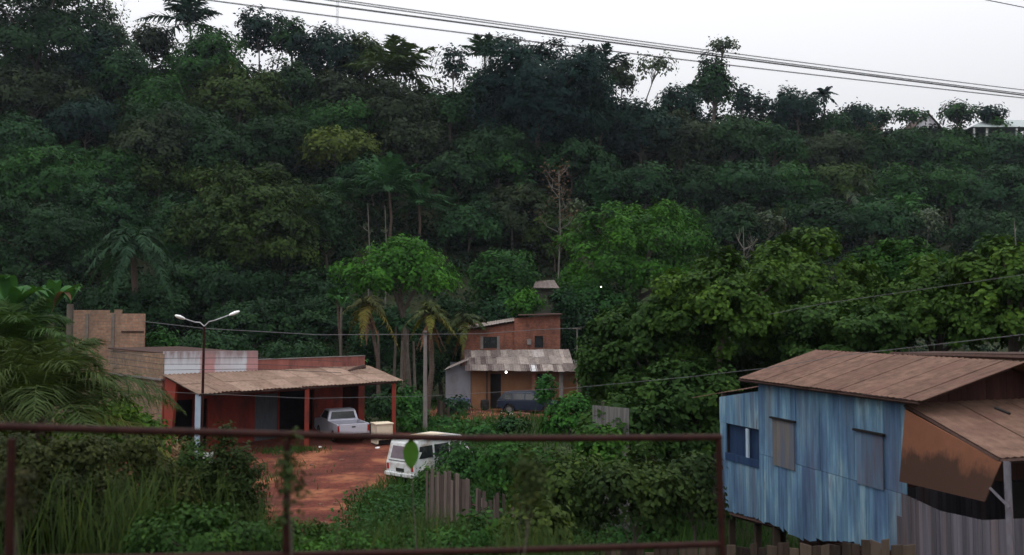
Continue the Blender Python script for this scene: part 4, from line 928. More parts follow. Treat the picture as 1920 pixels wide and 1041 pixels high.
for (sa, za), (sb, zb), t_, tt in (((s1a, z1a), (s1b, z1b), .97, 'shutter'), ((s2a, z2a), (s2b, z2b), .2, 'shutter')):
    mb = MB(); k = 5
    for q in range(k):
        u0 = sa + (sb - sa) * q / k; u1 = sa + (sb - sa) * (q + 1) / k - .004
        mb.wallbox(bh(u0, -.035), bh(u1, -.035), .018, zb, za, min(1, t_ + .05 * (q % 2)) if q else .75)
    sh = mb.build(tt, M['brown_shutter'] if t_ > .5 else M['violet_shutter'], BH)
    mb = MB(); mb.wallbox(bh(sa - .06, -.075), bh(sb + .06, -.075), .06, za + .005, za + .045); mb.build('drip_ledge', M['dark'], sh)
# lean-to with window
def lt(s, a, b): return a + (b - a) * (s - s_a) / (s_c - s_a)
wz1 = (bz(1360, 795)[1], bz(1417, 806)[1]); wz0 = (bz(1360, 862)[1], bz(1417, 876)[1])
zt = (bz(1345, 745)[1], bz(1420, 733)[1])
A_, B_ = bh(s_a, .06), bh(s_c - .01, .06); sw0 = bz(1354, 830)[0] - s_a
mb = MB(); Ls = s_c - s_a
boards(mb, A_, B_, lambda s: low(s + s_a), lambda s: wz0[0] + (wz0[1] - wz0[0]) * s / Ls, .11, 5, lambda s: .5 + .3 * rnd.random(), jb=.03)
boards(mb, A_, B_, lambda s: wz1[0] + (wz1[1] - wz1[0]) * s / Ls, lambda s: zt[0] + (zt[1] - zt[0]) * s / Ls, .11, 6, lambda s: .7 + .12 * rnd.random(), jb=0)
mb.wallbox(A_, bh(s_a + sw0, .06), .03, wz0[0], wz1[0], .8)
mb.build('lean_to_wall', M['blue_boards'], BH)
mb = MB(); mb.wallbox(bh(s_a + sw0, .16), bh(s_c, .16), .03, wz0[0] - .1, wz1[0]); win = mb.build('window', M['navy_wood'], BH)
sp = bz(1393, 830)[0]; mb = MB(); mb.wallbox(bh(sp - .05, .05), bh(sp + .05, .05), .04, wz0[0] + .1, wz1[0] - .02, .8); mb.build('mullion', M['blue_post'], win)
mb = MB(); mb.wallbox(bh(s_a + sw0, .03), bh(s_c - .02, .03), .04, wz0[0] - .02, wz0[0] + .16, .8, wz0[1] - .04, wz0[1] + .14); mb.build('sill', M['navy_wood'], win)
mb = MB(); rl, rr_ = at(1298, 746, 23.2), at(1404, 729, 20.2)
sheets(mb, rl, rr_, rr_ + Vector((1.5, .6, .18)), rl + Vector((1.5, .6, .18)), 3, 1, .16, .003, 3, lambda i, j: .4); mb.build('lean_to_roof', M['rust_roof'], BH)
# far side wall, rear wall, gable walls
mb = MB(); boards(mb, bh(s_a, 4), bh(s_a, .1), lambda s: 1.7, lambda s: 4.6, .14, 7); boards(mb, bh(s_b, 4.2), bh(s_a, 4.2), lambda s: 1.8, lambda s: 5.0, .14, 8); mb.build('rear_walls', M['grey_boards'], BH)
zr_ = 5.66
mb = MB(); boards(mb, bh(s_b - .01, .02), bh(s_b - .01, 4.1), lambda s: 3.5, lambda s: eave - .06 + (zr_ - eave - .02) * (1 - abs(s - 2.05) / 2.05), .14, 9); mb.build('gable_wall', M['maroon'], BH)
mb = MB(); f0 = [b3(s_a, .06, low(s_a) + .12), b3(s_b, .06, low(s_b) + .12), b3(s_b, 4.1, 2.2), b3(s_a, 4.1, 1.9)]; mb.slab(*f0, .1); mb.build('floor', M['dark_wood'], BH)
# roof
ev = lambda s, t, z: Vector((*((Vector((5.3, 20.0)) + Dv * s + Nv * t)), z))
mb = MB(); sheets(mb, ev(0, 0, 5.05), ev(5.8, 0, 5.05), ev(5.85, 2.13, 5.68), ev(-.1, 2.13, 5.68), 13, 1, .13, .007, 21, lambda i, j: .5 + .25 * math.sin(i * 5.1), .004, .005)
sheets(mb, ev(5.85, 4.3, 5.0), ev(-.1, 4.3, 5.0), ev(-.1, 2.14, 5.68), ev(5.85, 2.14, 5.68), 6, 2, .13, .012, 22, None, .004, .006)
mb.build('roof', M['rust_roof'], BH)
mb = MB(); mb.tube([ev(-.05, .04, 5.0), ev(5.78, .04, 5.0)], .035, 4); mb.tube([ev(5.72, .06, 4.99), ev(5.72, 2.1, 5.6)], .03, 4)
for s in (.8, 2.2, 3.6, 5.0): mb.tube([ev(s, .02, 5.0), ev(s, 2.1, 5.6)], .03, 4)
mb.build('roof_beams', M['dark_wood'], BH)
mb = MB(); q0, q1 = at(1672, 661, 19.6), at(1960, 664, 16.8); mb.slab(q0, q1, q1 + Vector((1.4, .8, .0)), q0 + Vector((1.4, .8, .0)), .05); mb.build('rear_roof', M['dark_wood'], BH)
mb = MB(); q0, q1 = at(1670, 664, 19.45), at(1958, 672, 16.55); mb.tube([q0, q1], .05, 4); mb.build('rear_fascia', M['dark_wood'], BH)
# awning lean-to on the near gable
aw0, aw1 = b3(s_b + .02, -.02, at(1700, 758, 14.9).z), b3(s_b + .02, 4.2, at(1700, 758, 14.9).z + .04)
q = at(1874, 859, 12.75); aw2 = q; aw3 = q + Vector((*(Nv * 4.1), .04))
mb = MB(); sheets(mb, aw2, aw3, aw1, aw0, 4, 1, .13, .008, 24, lambda i, j: .75 + .1 * i, .0, .004); mb.build('awning_roof', M['rust_roof'], BH)
mb = MB(); mb.tube([aw2 - Vector((0, 0, .05)), aw3 - Vector((0, 0, .05))], .035, 4); mb.tube([aw2 - Vector((0, 0, .04)), aw0 - Vector((0, 0, .04))], .03, 4); mb.build('awning_beams', M['dark_wood'], BH)
mb = MB(); q = at(1878, 769, 14.2); mb.tube([at(1866, 765, 13.9), at(1893, 776, 13.6)], .025, 5); mb.build('roof_nail_patch', M['dark'], BH)
# orange ply side panel with a dark water stain
def stained():
    m, t = nm('stained_orange_plywood'); tc = t.nodes.new('ShaderNodeTexCoord'); s = t.nodes.new('ShaderNodeSeparateXYZ'); t.links.new(tc.outputs['Object'], s.inputs[0])
    n1 = noise(t, 2.2, (1, 1, 1), 6); n3 = noise(t, 20, (1, 1, .15), 3)
    ad = t.nodes.new('ShaderNodeMath'); ad.operation = 'MULTIPLY_ADD'; t.links.new(n1, ad.inputs[0]); ad.inputs[1].default_value = -.9; t.links.new(s.outputs[2], ad.inputs[2])
    a3 = t.nodes.new('ShaderNodeMath'); a3.operation = 'MULTIPLY_ADD'; t.links.new(n3, a3.inputs[0]); a3.inputs[1].default_value = .25; t.links.new(ad.outputs[0], a3.inputs[2])
    a2 = t.nodes.new('ShaderNodeMath'); a2.operation = 'MULTIPLY_ADD'; t.links.new(s.outputs[1], a2.inputs[0]); a2.inputs[1].default_value = 0.0; t.links.new(a3.outputs[0], a2.inputs[2])
    global STZ
    f = t.nodes.new('ShaderNodeMapRange'); t.links.new(a2.outputs[0], f.inputs[0]); f.inputs[1].default_value = STZ - .12; f.inputs[2].default_value = STZ + .1
    c = mixc(t, f.outputs[0], (.055, .028, .02), ramp(t, n1, [(.3, (.14, .058, .033)), (.7, (.19, .08, .045))])); finish(t, c, .75, n3, .004); return m
pa, pb, pc, pd = at(1697, 768, 14.85), at(1686, 903, 14.8), at(1846, 941, 12.85), at(1876, 868, 12.7)
rootl = Vector(BH.location); mid_ = (pa + pb + pc + pd) / 4 - rootl
STZ = 3.86
mb = MB(); k = Vector((*(Nv * .02), 0)); 
ncol = 10
for i in range(ncol):
    u0, u1 = i / ncol, (i + 1) / ncol
    A1, A2, A3, A4 = pb.lerp(pc, u0), pb.lerp(pc, u1), pa.lerp(pd, u1), pa.lerp(pd, u0); mb.hexa([A1, A2, A2 + k, A1 + k, A4, A3, A3 + k, A4 + k])
mb.build('side_panel', stained(), BH)
# half wall below, boards under the corner
w0 = at(1690, 925, 14.9); w1 = at(1762, 958, 14.0); w2 = at(1842, 976, 12.9); w3 = at(1935, 972, 12.6)
mb = MB()
for (a, b, sd) in ((w0, w1, 31), (w1, w2, 32), (w2, w3, 33)):
    Lq = (b.xy - a.xy).length; boards(mb, a, b, lambda s: .8, lambda s, a=a, b=b, Lq=Lq: a.z + (b.z - a.z) * s / Lq, .1, sd, lambda s: rnd.uniform(.2, .9), jb=0)
mb.build('half_wall', M['grey_boards'], BH)
mb = MB(); o0 = bz(1612, 1000)[0]; o1 = bz(1674, 1000)[0]
boards(mb, bh(bz(1597, 1000)[0], .01), bh(o0, .01), lambda s: .7, lambda s: low(s) + .0, .1, 41); boards(mb, bh(o1, -.02), bh(s_b + .03, -.02), lambda s: .7, lambda s: 2.95, .1, 42)
boards(mb, bh(o0, .35), bh(o1, .35), lambda s: .7, lambda s: 2.05, .16, 43, lambda s: rnd.uniform(0, .5)); mb.build('lower_boards', M['grey_boards'], BH)
for px, py, Y in ((1896, 990, 12.3),):
    a = at(px, py + 60, Y); b = at(px - 8, 866, Y + .4); mb = MB(); mb.tube([a, b], .055, 4); mb.build('post', M['grey_boards'], BH)
mb = MB(); mb.tube([at(1856, 915, 12.6), at(1893, 952, 12.35)], .025, 4); mb.build('brace', M['grey_boards'], BH)
mb = MB(); mb.wallbox(bh(s_b + .06, 2.2), bh(s_b + .06, 4.1), .05, .8, 3.48); mb.build('inner_partition', M['dark'], BH)
for s, t in ((s_a + .1, .3), (s_a + 1.3, .3), (bz(1440, 990)[0], .12), (bz(1430, 990)[0], .4), (2.4, .3), (4.0, .3), (s_a + .1, 3.6), (2.4, 3.6), (4.6, 3.8)):
    p = bh(s, t); mb = MB(); mb.box(p.x - .07, p.x + .07, p.y - .07, p.y + .07, -.2, 2.05); mb.build('stilt', M['picket'], BH)
mb = MB(); mb.tube([b3(s_a, .1, low(s_a) - .06), b3(s_b, .1, low(s_b) - .06)], .06, 4); mb.build('floor_beam', M['dark_wood'], BH)
mb = MB(); boards(mb, bh(s_a - .2, 2.4), bh(s_b, 2.4), lambda s: -.1, lambda s: 1.85, .17, 44, lambda s: rnd.uniform(0, .35)); mb.build('under_floor_screen', M['dark_wood'], BH)
# ------------------------------------------------------------------ vehicles (local: x forward, y left, z up)
def arc(cx, r, n=8, z=.0): return [(cx + r * math.cos(a), z + r * math.sin(a)) for a in [math.pi * k / n for k in range(n + 1)]]
def extr(name, prof, w, m, root, wz=None, bevel=.03):
    """closed side profile (x,z) extruded across; wz(z) gives the half width"""
    mb = MB(); wz = wz or (lambda z: w / 2); n = len(prof)
    Lf = [(x, wz(z), z) for x, z in prof]; Rt = [(x, -wz(z), z) for x, z in prof]
    mb.v = Lf + Rt; mb.f = [tuple(reversed(range(n))), tuple(range(n, 2 * n))] + [(i, (i + 1) % n, n + (i + 1) % n, n + i) for i in range(n)]; mb.t = [.5] * len(mb.f)
    return mb.build(name, m, root, local=True, bevel=bevel)
def wheel(root, x, y, r, w=.17):
    s = 1 if y > 0 else -1; mb = MB()
    mb.lathe([(r * .62, -w / 2), (r * .93, -w / 2), (r, -w * .3), (r, w * .3), (r * .93, w / 2), (r * .62, w / 2), (r * .62, -w / 2)], 22, (x, y, r), 'y')
    wh = mb.build('wheel', M['rubber'], root, local=True); mb = MB()
    mb.lathe([(.001, s * w * .38), (r * .2, s * w * .42), (r * .3, s * w * .3), (r * .56, s * w * .34), (r * .63, s * w * .46), (r * .63, s * w * .1)], 18, (x, y, r), 'y'); mb.build('rim', M['rim'], wh, local=True)
def panel(name, pts, m, root, k=(0, 0, 0), th=.012):
    """thin pane slightly proud of the body; pts in order, k offset direction"""
    k = Vector(k); mb = MB(); a = [Vector(p) + k * .006 for p in pts]; b = [Vector(p) - k * th for p in pts]; n = len(pts)
    mb.face(a); mb.face(list(reversed(b)));
    for i in range(n): mb.quad(a[i], b[i], b[(i + 1) % n], a[(i + 1) % n])
    return mb.build(name, m, root, local=True)

# white van, rear towards us
vp = at(808, 905, 34.4); vz = tz(vp.x, vp.y) - .02
van = thing('van', 'old white van parked among the weeds on the red dirt, rear towards us', 'van', (vp.x, vp.y, vz), R(52)); van.scale = (.92, .95, .9)
hw = lambda z: .82 - .10 * max(0, (z - .95)) / .95 - .03 * max(0, .5 - z)
r_ = .30
prof = [(-1.0, .32)] + [(-.92 + .36 * 0 - .0, .32)] 
prof = [(-1.85, .42), (-1.88, .9), (-1.84, 1.0), (-1.70, 1.72), (-1.58, 1.86), (-.9, 1.93), (.7, 1.93), (1.15, 1.86), (1.62, 1.15), (1.95, .95), (2.0, .45), (1.9, .32)] + arc(1.25, .36, 8, .3) + [(.8, .30), (-.7, .30)] + arc(-1.15, .36, 8, .3) + [(-1.6, .32)]
extr('body', prof, 1.64, M['white_paint'], van, hw, .05)
panel('rear_window', [(-1.828, -.60, 1.08), (-1.828, .60, 1.08), (-1.722, .55, 1.60), (-1.722, -.55, 1.60)], M['mauve_glass'], van, (-1, 0, .18))
for sg in (-1, 1):
    for x0, x1 in ((-1.60, -.75), (-.62, .25), (.36, 1.15)):
        a, b = hw(1.12), hw(1.62); xt = x1 - .28 if x1 > 1 else x1; xb = x0 + .08 if x0 < -1.5 else x0
        panel('side_window', [(x0, sg * a, 1.12), (x1, sg * a, 1.12), (xt, sg * b, 1.62), (xb, sg * b, 1.62)], M['glass'], van, (0, sg, 0))
    panel('tail_light', [(-1.885, sg * .74, .62), (-1.885, sg * .64, .62), (-1.885, sg * .64, .86), (-1.885, sg * .74, .86)], M['tail'], van, (-1, 0, 0), .03)
    for x in (-1.15, 1.25): wheel(van, x, sg * .72, .30)
panel('tailgate_seam', [(-1.872, -.66, .985), (-1.872, .66, .985), (-1.868, .66, 1.01), (-1.868, -.66, 1.01)], M['black'], van, (-1, 0, 0), .01)
mb = MB(); mb.box(-2.0, -1.86, -.8, .8, .36, .52); mb.build('bumper', M['white_paint'], van, local=True, bevel=.03)
panel('licence_plate', [(-1.885, -.22, .56), (-1.885, .22, .56), (-1.885, .22, .7), (-1.885, -.22, .7)], M['black'], van, (-1, 0, 0), .02)
mb = MB(); mb.box(-.3, .45, -.45, .45, 1.935, 1.97); mb.build('roof_hatch', M['cream'], van, local=True, bevel=.02)
mb = MB(); mb.box(-1.2, -.65, -.4, .3, 1.935, 2.0); mb.build('roof_cover', surf('straw_roof_cover', [(.3, (.42, .3, .16)), (.7, (.55, .42, .25))], 3), van, local=True, bevel=.02)

# silver pickup under the veranda, rear three-quarter
pp = at(634, 830, 42.6)
pk = thing('pickup_truck', 'silver pickup truck parked under the garage veranda, tailgate towards us', 'pickup truck', (pp.x, pp.y + .6, tz(pp.x, pp.y) - .01), R(118))
hw = lambda z: .80 - .03 * max(0, .5 - z)
prof = [(-2.1, .40), (-2.12, .92), (-.55, .96), (-.5, .98), (1.1, .96), (1.95, .86), (2.05, .7), (2.05, .4), (1.9, .28)] + arc(1.3, .34, 8, .28) + [(.9, .25), (-.9, .25)] + arc(-1.25, .34, 8, .28) + [(-1.7, .3)]
# lower body with an open bed: side skins, cab block and tailgate
mb = MB()
side = lambda y0, y1: [mb.hexa([(a, y0, lo), (b, y0, lo2), (b, y1, lo2), (a, y1, lo), (a, y0, hi), (b, y0, hi2), (b, y1, hi2), (a, y1, hi)]) for a, b, lo, lo2, hi, hi2 in ((-2.08, -1.62, .34, .34, .93, .93), (-1.62, -1.45, .34, .58, .93, .935), (-1.45, -1.05, .58, .58, .935, .94), (-1.05, -.88, .58, .3, .94, .94), (-.88, -.42, .3, .28, .94, .955))]
side(.72, .80); side(-.80, -.72); mb.box(-2.06, -.42, -.72, .72, .42, .48); mb.box(-.44, -.40, -.72, .72, .48, .955)
mb.build('bed', M['silver'], pk, local=True, bevel=.015)
prof = [(-.40, .28), (-.40, .98), (1.05, .97), (1.95, .86), (2.05, .7), (2.05, .4), (1.9, .28)] + arc(1.3, .34, 8, .28) + [(.9, .25)]
extr('body', prof, 1.6, M['silver'], pk, hw, .03)
hc = lambda z: .78 - .13 * (z - .97) / .5
extr('cab', [(-.40, .975), (-.30, 1.38), (-.15, 1.46), (.55, 1.46), (1.15, .975)], 1.5, M['silver'], pk, hc, .04)
panel('rear_window', [(-.392, -.64, 1.02), (-.392, .64, 1.02), (-.312, .56, 1.36), (-.312, -.56, 1.36)], M['glass'], pk, (-1, 0, .2))
for sg in (-1, 1):
    panel('side_window', [(-.22, sg * hc(1.02), 1.02), (.9, sg * hc(1.02), 1.02), (.5, sg * hc(1.39), 1.39), (-.16, sg * hc(1.39), 1.39)], M['glass'], pk, (0, sg, 0))
    panel('tail_light', [(-2.085, sg * .79, .56), (-2.085, sg * .70, .56), (-2.085, sg * .70, .86), (-2.085, sg * .79, .86)], M['tail'], pk, (-1, 0, 0), .02)
    for x in (-1.25, 1.3): wheel(pk, x, sg * .70, .285)
mb = MB(); mb.box(-2.13, -2.085, -.69, .69, .46, .93); tg = mb.build('tailgate', M['silver'], pk, local=True, bevel=.012)
panel('handle', [(-2.135, -.09, .76), (-2.135, .09, .76), (-2.135, .09, .82), (-2.135, -.09, .82)], M['black'], tg, (-1, 0, 0), .01)
mb = MB(); mb.box(-2.2, -2.09, -.78, .78, .32, .45); mb.build('bumper', M['black'], pk, local=True, bevel=.02)
mb = MB(); mb.box(-2.05, -.45, -.70, .70, .482, .50); mb.build('bed_liner', M['black'], pk, local=True)

# dark estate car in front of the brick house
cp = at(985, 768, 57.5)
car = thing('estate_car', 'dark blue estate car parked before the ochre house, front hidden by leaves', 'car', (cp.x + .35, cp.y, tz(cp.x, cp.y)), R(-12))
hw = lambda z: .82 - .16 * max(0, z - .88) / .5 - .03 * max(0, .5 - z)
extr('body', [(-2.1, .45), (-2.12, .86), (-1.6, .9), (1.0, .9), (2.0, .74), (2.12, .5), (2.05, .3)] + arc(1.3, .36, 8, .28) + [(.9, .24), (-.9, .24)] + arc(-1.3, .36, 8, .28) + [(-1.75, .3)], 1.64, M['navy'], car, hw, .04)
extr('cabin', [(-2.08, .88), (-1.72, 1.36), (-1.4, 1.43), (.15, 1.44), (1.05, .9)], 1.6, M['navy'], car, hw, .04)
for sg in (-1, 1):
    for x0, x1, t0, t1 in ((-1.85, -1.15, -1.6, -1.15), (-1.06, -.28, -1.06, -.28), (-.2, .8, -.2, .18)):
        panel('side_window', [(x0, sg * hw(.95), .95), (x1, sg * hw(.95), .95), (t1, sg * hw(1.33), 1.33), (t0, sg * hw(1.33), 1.33)], M['glass'], car, (0, sg, 0))
    for x in (-1.3, 1.3): wheel(car, x, sg * .74, .30)
panel('rear_window', [(-2.03, -.66, .95), (-2.03, .66, .95), (-1.77, .56, 1.3), (-1.77, -.56, 1.3)], M['glass'], car, (-1, 0, .6))
mb = MB(); mb.box(-2.2, -2.08, -.78, .78, .34, .5); mb.build('bumper', M['black'], car, local=True, bevel=.02)

# cream box, tyre, tarp, barrel, litter
bp = at(716, 815, 41.6); bzz = tz(bp.x, bp.y)
cb = thing('cream_cabinet', 'cream sheet metal cabinet with a dark opening low on its right side', 'cabinet', (bp.x, bp.y, bzz), R(28))
mb = MB(); wall(mb, (-.42, -.38), (.42, -.38), .08, .98, .03, [(.12, .8, .08, .26)]); wall(mb, (.42, -.38), (.42, .38), .08, .98, .03); wall(mb, (.42, .38), (-.42, .38), .08, .98, .03); wall(mb, (-.42, .38), (-.42, -.38), .08, .98, .03)
mb.build('case', M['cream'], cb, local=True)
mb = MB(); mb.box(-.46, .46, -.42, .42, .99, 1.05); mb.build('lid', M['cream'], cb, local=True, bevel=.01)
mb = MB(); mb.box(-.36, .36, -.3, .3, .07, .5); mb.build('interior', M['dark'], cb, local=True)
for x in (-.38, .38):
    for y in (-.34, .34): mb = MB(); mb.box(x - .03, x + .03, y - .03, y + .03, -.05, .08); mb.build('foot', M['black'], cb, local=True)
ty = at(689, 803, 43.2); tyr = thing('tyre', 'black tyre leaning on the last red pillar of the garage', 'tyre', (ty.x, ty.y, tz(ty.x, ty.y)), R(-20))
mb = MB(); mb.lathe([(.19, -.08), (.27, -.09), (.30, -.05), (.30, .05), (.27, .09), (.19, .08), (.19, -.08)], 22, (0, 0, .3), 'y'); mb.build('tread', M['rubber'], tyr, local=True)
q = at(909, 768, 58.6); tb = thing('barrel', 'black barrel standing by the ochre house doorway', 'barrel', (q.x, q.y, tz(q.x, q.y)))
mb = MB(); mb.lathe([(.001, .0), (.26, 0), (.3, .2), (.3, .5), (.27, .68), (.22, .7), (.001, .66)], 16); mb.build('drum', M['rubber'], tb, local=True)
mb = MB(); mb.lathe([(.305, .3), (.325, .32), (.305, .34)], 16); mb.build('hoop', M['black'], tb, local=True)
q = at(860, 757, 58.2); tt = thing('market_bench', 'long bench draped with dark blue tarpaulin before the grey wing', 'bench', (q.x, q.y, tz(q.x, q.y)))
mb = MB(); rnd = random.Random(4); pts = [[(x, y, .78 + rnd.uniform(-.03, .03) - (.28 if abs(y) > .3 else 0)) for y in (-.38, -.26, 0, .26, .38)] for x in np.linspace(-.8, .8, 9)]
for i in range(8):
    for j in range(4): mb.quad(pts[i][j], pts[i + 1][j], pts[i + 1][j + 1], pts[i][j + 1])
mb.build('tarpaulin', M['blue_tarp'], tt, local=True, solid=.01)
mb = MB(); mb.box(-.78, .78, -.25, .25, .7, .74); mb.build('seat', M['dark_wood'], tt, local=True)
for x in (-.72, .72):
    for y in (-.22, .22): mb = MB(); mb.box(x - .035, x + .035, y - .035, y + .035, 0, .7); mb.build('leg', M['dark_wood'], tt, local=True)
rnd = random.Random(9)
def rock(name, label, cat, px, py, Y, r, m, group, seed):
    rnd = random.Random(seed); q = at(px, py, Y); mb = MB(); n = 7; z0 = tz(q.x, q.y)
    prof = [(.3, -.1), (.9, 0), (1, .25), (.7, .5), (.05, .6)]
    mb.lathe([(a * r, b * r) for a, b in prof], n, (q.x, q.y, z0)); mb.v = [(x + rnd.uniform(-.18, .18) * r, y + rnd.uniform(-.18, .18) * r, z + rnd.uniform(-.12, .12) * r) for x, y, z in mb.v]
    o = mb.build(name, m); o.data.transform(__import__('mathutils').Matrix.Translation((-q.x, -q.y, -z0))); o.location = (q.x, q.y, z0); tag(o, label, cat, group); return o
for k in range(14): rock('rubble', 'pale broken rubble lump strewn before the ochre house terrace', 'rubble', rnd.uniform(890, 1000), 772, rnd.uniform(55.5, 58.5), rnd.uniform(.1, .3), M['litter' if k % 3 == 0 else 'clay'], 'rubble before the ochre house', k)
for k in range(22): rock('earth_clod', 'dark red clod in the soil heap at the near edge of the dirt yard', 'clod', rnd.uniform(588, 672), 900, rnd.uniform(25.0, 28.0), rnd.uniform(.10, .28), M['clay'], 'clods of the soil heap', 120 + k)
for k in range(16): rock('stone', 'small clay stone lying on the red dirt yard', 'stone', rnd.uniform(490, 700), 850, rnd.uniform(28, 40), rnd.uniform(.04, .12), M['clay'], 'stones on the red yard', 50 + k)
rock('litter_bag', 'small white crumpled bag on the dirt between the pickup and the van', 'litter', 708, 826, 40.4, .13, M['litter'], None, 91)
rock('litter_bag', 'small white scrap on the grass behind the pickup wheel', 'litter', 600, 833, 40.2, .1, M['litter'], None, 92)
q = at(388, 832, 36.0); sgn = thing('white_board', 'small white board leaning at the foot of the blue veranda post', 'board', (q.x, q.y, tz(q.x, q.y)))
mb = MB(); mb.box(-.24, .24, -.02, .02, .02, .62); mb.build('face', M['white_paint'], sgn, local=True); mb = MB(); mb.box(-.26, -.22, .0, .05, 0, .66); mb.box(.22, .26, 0, .05, 0, .66); mb.build('frame', M['white_paint'], sgn, local=True)
q = at(332, 862, 33); strw = shrub('dry straw heap lying below the garage doorway', 330, 822, 70, 880, 33, (.2, .14, .08), leaf=.3, tpl='blade', wr=.08, lobes=8, dens=.15, name='straw_heap', cat='straw', limbs=2)

# ------------------------------------------------------------------ lamp, poles, wires
a = at(377, 850, 35); base = Vector((a.x, 35, tz(a.x, 35) - .1)); top = at(383, 612, 35)
LP = thing('street_lamp', 'rusty double-armed street lamp with two white heads before the garage', 'street lamp', base)
mb = MB(); mb.tube([base, base.lerp(top, .4), top], [.075, .06, .05], 8); mb.build('pole', M['rust_pipe'], LP)
M['lamp_white'] = surf('lamp_white', [(.3, (.75, .75, .74)), (.7, (.85, .85, .84))], 3, rough=.3, bd=0)
for (ex, ey), (mx_, my) in (((344, 597), (365, 604)), ((432, 590), (402, 601))):
    e = at(ex, ey, 34.6 if ex < 380 else 35.3); mdl = at(mx_, my, 35); mb = MB(); mb.tube([top, top + (mdl - top) * .45 + Vector((0, 0, .08)), mdl, e], .022, 6); arm = mb.build('arm', M['grey'], LP)
    d = (e - mdl).normalized(); s = Vector((-d.y, d.x, 0)).normalized(); u = d.cross(s); mb = MB(); rings = []
    for q, (w, hgt) in ((0, (.04, .04)), (.08, (.08, .06)), (.24, (.125, .08)), (.4, (.09, .055)), (.46, (.01, .01))):
        c = e - d * .06 + d * q; n0 = len(mb.v); mb.v += [tuple(c + s * w * math.cos(t_) + Vector((0, 0, 1)) * hgt * math.sin(t_)) for t_ in [math.pi * 2 * k / 10 for k in range(10)]]; rings.append(n0)
    for i in range(4):
        for k in range(10): mb.f.append((rings[i] + k, rings[i] + (k + 1) % 10, rings[i + 1] + (k + 1) % 10, rings[i + 1] + k)); mb.t.append(.5)
    mb.build('lamp_head', M['lamp_white'], LP, smooth=True)
a = at(797, 808, 45); pb_ = Vector((a.x, 45, tz(a.x, 45) - .2)); pt = at(797.5, 620, 45)
CP = thing('utility_pole', 'grey concrete pole standing right of the garage, behind the van', 'pole', pb_)
mb = MB(); mb.tube([pb_, pt], [.125, .085], 10); mb.build('shaft', M['concrete'], CP)
mb = MB(); mb.tube([pt + Vector((-.16, -.12, -.12)), pt + Vector((.16, -.12, -.12))], .035, 6); mb.build('insulator_bracket', M['dark_wood'], CP)
a = at(1082, 690, 57); sp_ = Vector((a.x, 57, tz(a.x, 57))); st = at(1082, 615, 57)
SP = thing('service_post', 'thin pale metal service post at the right end of the brick house', 'post', sp_)
mb = MB(); mb.tube([sp_, st], .045, 6); mb.build('shaft', M['palebark'], SP); mb = MB(); mb.tube([st + Vector((-.3, 0, -.06)), st + Vector((.3, 0, -.06))], .025, 5); mb.build('crossarm', M['palebark'], SP)

def wire(label, pts, r, mat='wire', sag=0, n=14, group=None):
    """pts: pixel points with distances; one continuous cable"""
    P = [at(*p) for p in pts]; out = []
    for a, b in zip(P[:-1], P[1:]):
        for k in range(n): u = k / n; q = a.lerp(b, u); q.z -= sag * 4 * u * (1 - u); out.append(q)
    out.append(P[-1]); mb = MB(); mb.tube(out, r, 5); o = mb.build('cable', M[mat]); c = P[0]
    o.data.transform(__import__('mathutils').Matrix.Translation(-c)); o.location = c; tag(o, label, 'cable', group); return o
def wy(px): # the row of overhead lines runs parallel to the railing, receding to the right
    return 9.6 * (1 / (1 - (px - 640) / 1280 * .29))
def over(label, a, b, c, r, ext=True):
    pts = []
    for px in np.linspace(a[0] - 500, 2500, 30):
        y = np.interp(px, [a[0], b[0], c[0]], [a[1], b[1], c[1]])
        # smooth quadratic through the three points
        (x0, y0), (x1, y1), (x2, y2) = a, b, c
        y = y0 * (px - x1) * (px - x2) / ((x0 - x1) * (x0 - x2)) + y1 * (px - x0) * (px - x2) / ((x1 - x0) * (x1 - x2)) + y2 * (px - x0) * (px - x1) / ((x2 - x0) * (x2 - x1))
        pts.append((px, y, wy(px)))
    P = [at(*p) for p in pts]; mb = MB(); mb.tube(P, r, 6); o = mb.build('cable', M['wire']); cc = P[0]; o.data.transform(__import__('mathutils').Matrix.Translation(-cc)); o.location = cc; tag(o, label, 'cable')
over('uppermost thin black line of the overhead cables', (640, 0), (1280, 88), (1920, 169), .0065)
over('second overhead cable, just under the uppermost line', (640, 4), (1280, 93), (1920, 176), .007)
over('thick overhead cable in the middle of the bundle', (640, 13), (1280, 97), (1920, 179), .0105)
over('lowest separate overhead cable, below the bundle', (640, 33), (1280, 112), (1920, 184), .0075)
wire('short black cable crossing the top right corner of the sky', [(1700, -30, 14), (1850, 0, 14.5), (1990, 28, 15)], .008)
wire('pale cable from the brick upper room past the street lamp to the concrete pole', [(270, 603, 47.8), (383, 616, 46.6), (600, 628, 45.6), (797, 627, 44.86)], .018, 'pale_wire', n=6)
wire('pale cable from the concrete pole over the brick house to the service post', [(797, 627, 44.86), (900, 626, 49), (1000, 619, 53.5), (1082, 615, 56.9)], .018, 'pale_wire', n=6)
wire('pale cable leaving the service post into the leafy thicket', [(1082, 615, 56.9), (1110, 611, 54), (1200, 600, 44)], .016, 'pale_wire', n=6)
wire('pale cable crossing in front of the veranda and rising over the blue house roof', [(270, 731, 31), (330, 736, 30.5), (580, 747, 28.5), (797, 743, 26.5), (1080, 727, 24), (1300, 706, 21.5), (1440, 690, 19.4), (1600, 664, 18.2), (1930, 626, 16.5), (2100, 600, 16)], .0065, 'pale_wire', n=5)
wire('thin pale cable crossing the leaves at the upper right', [(1440, 590, 17.2), (1540, 570, 17), (1920, 515, 16), (2080, 490, 15.5)], .0045, 'pale_wire', n=6)
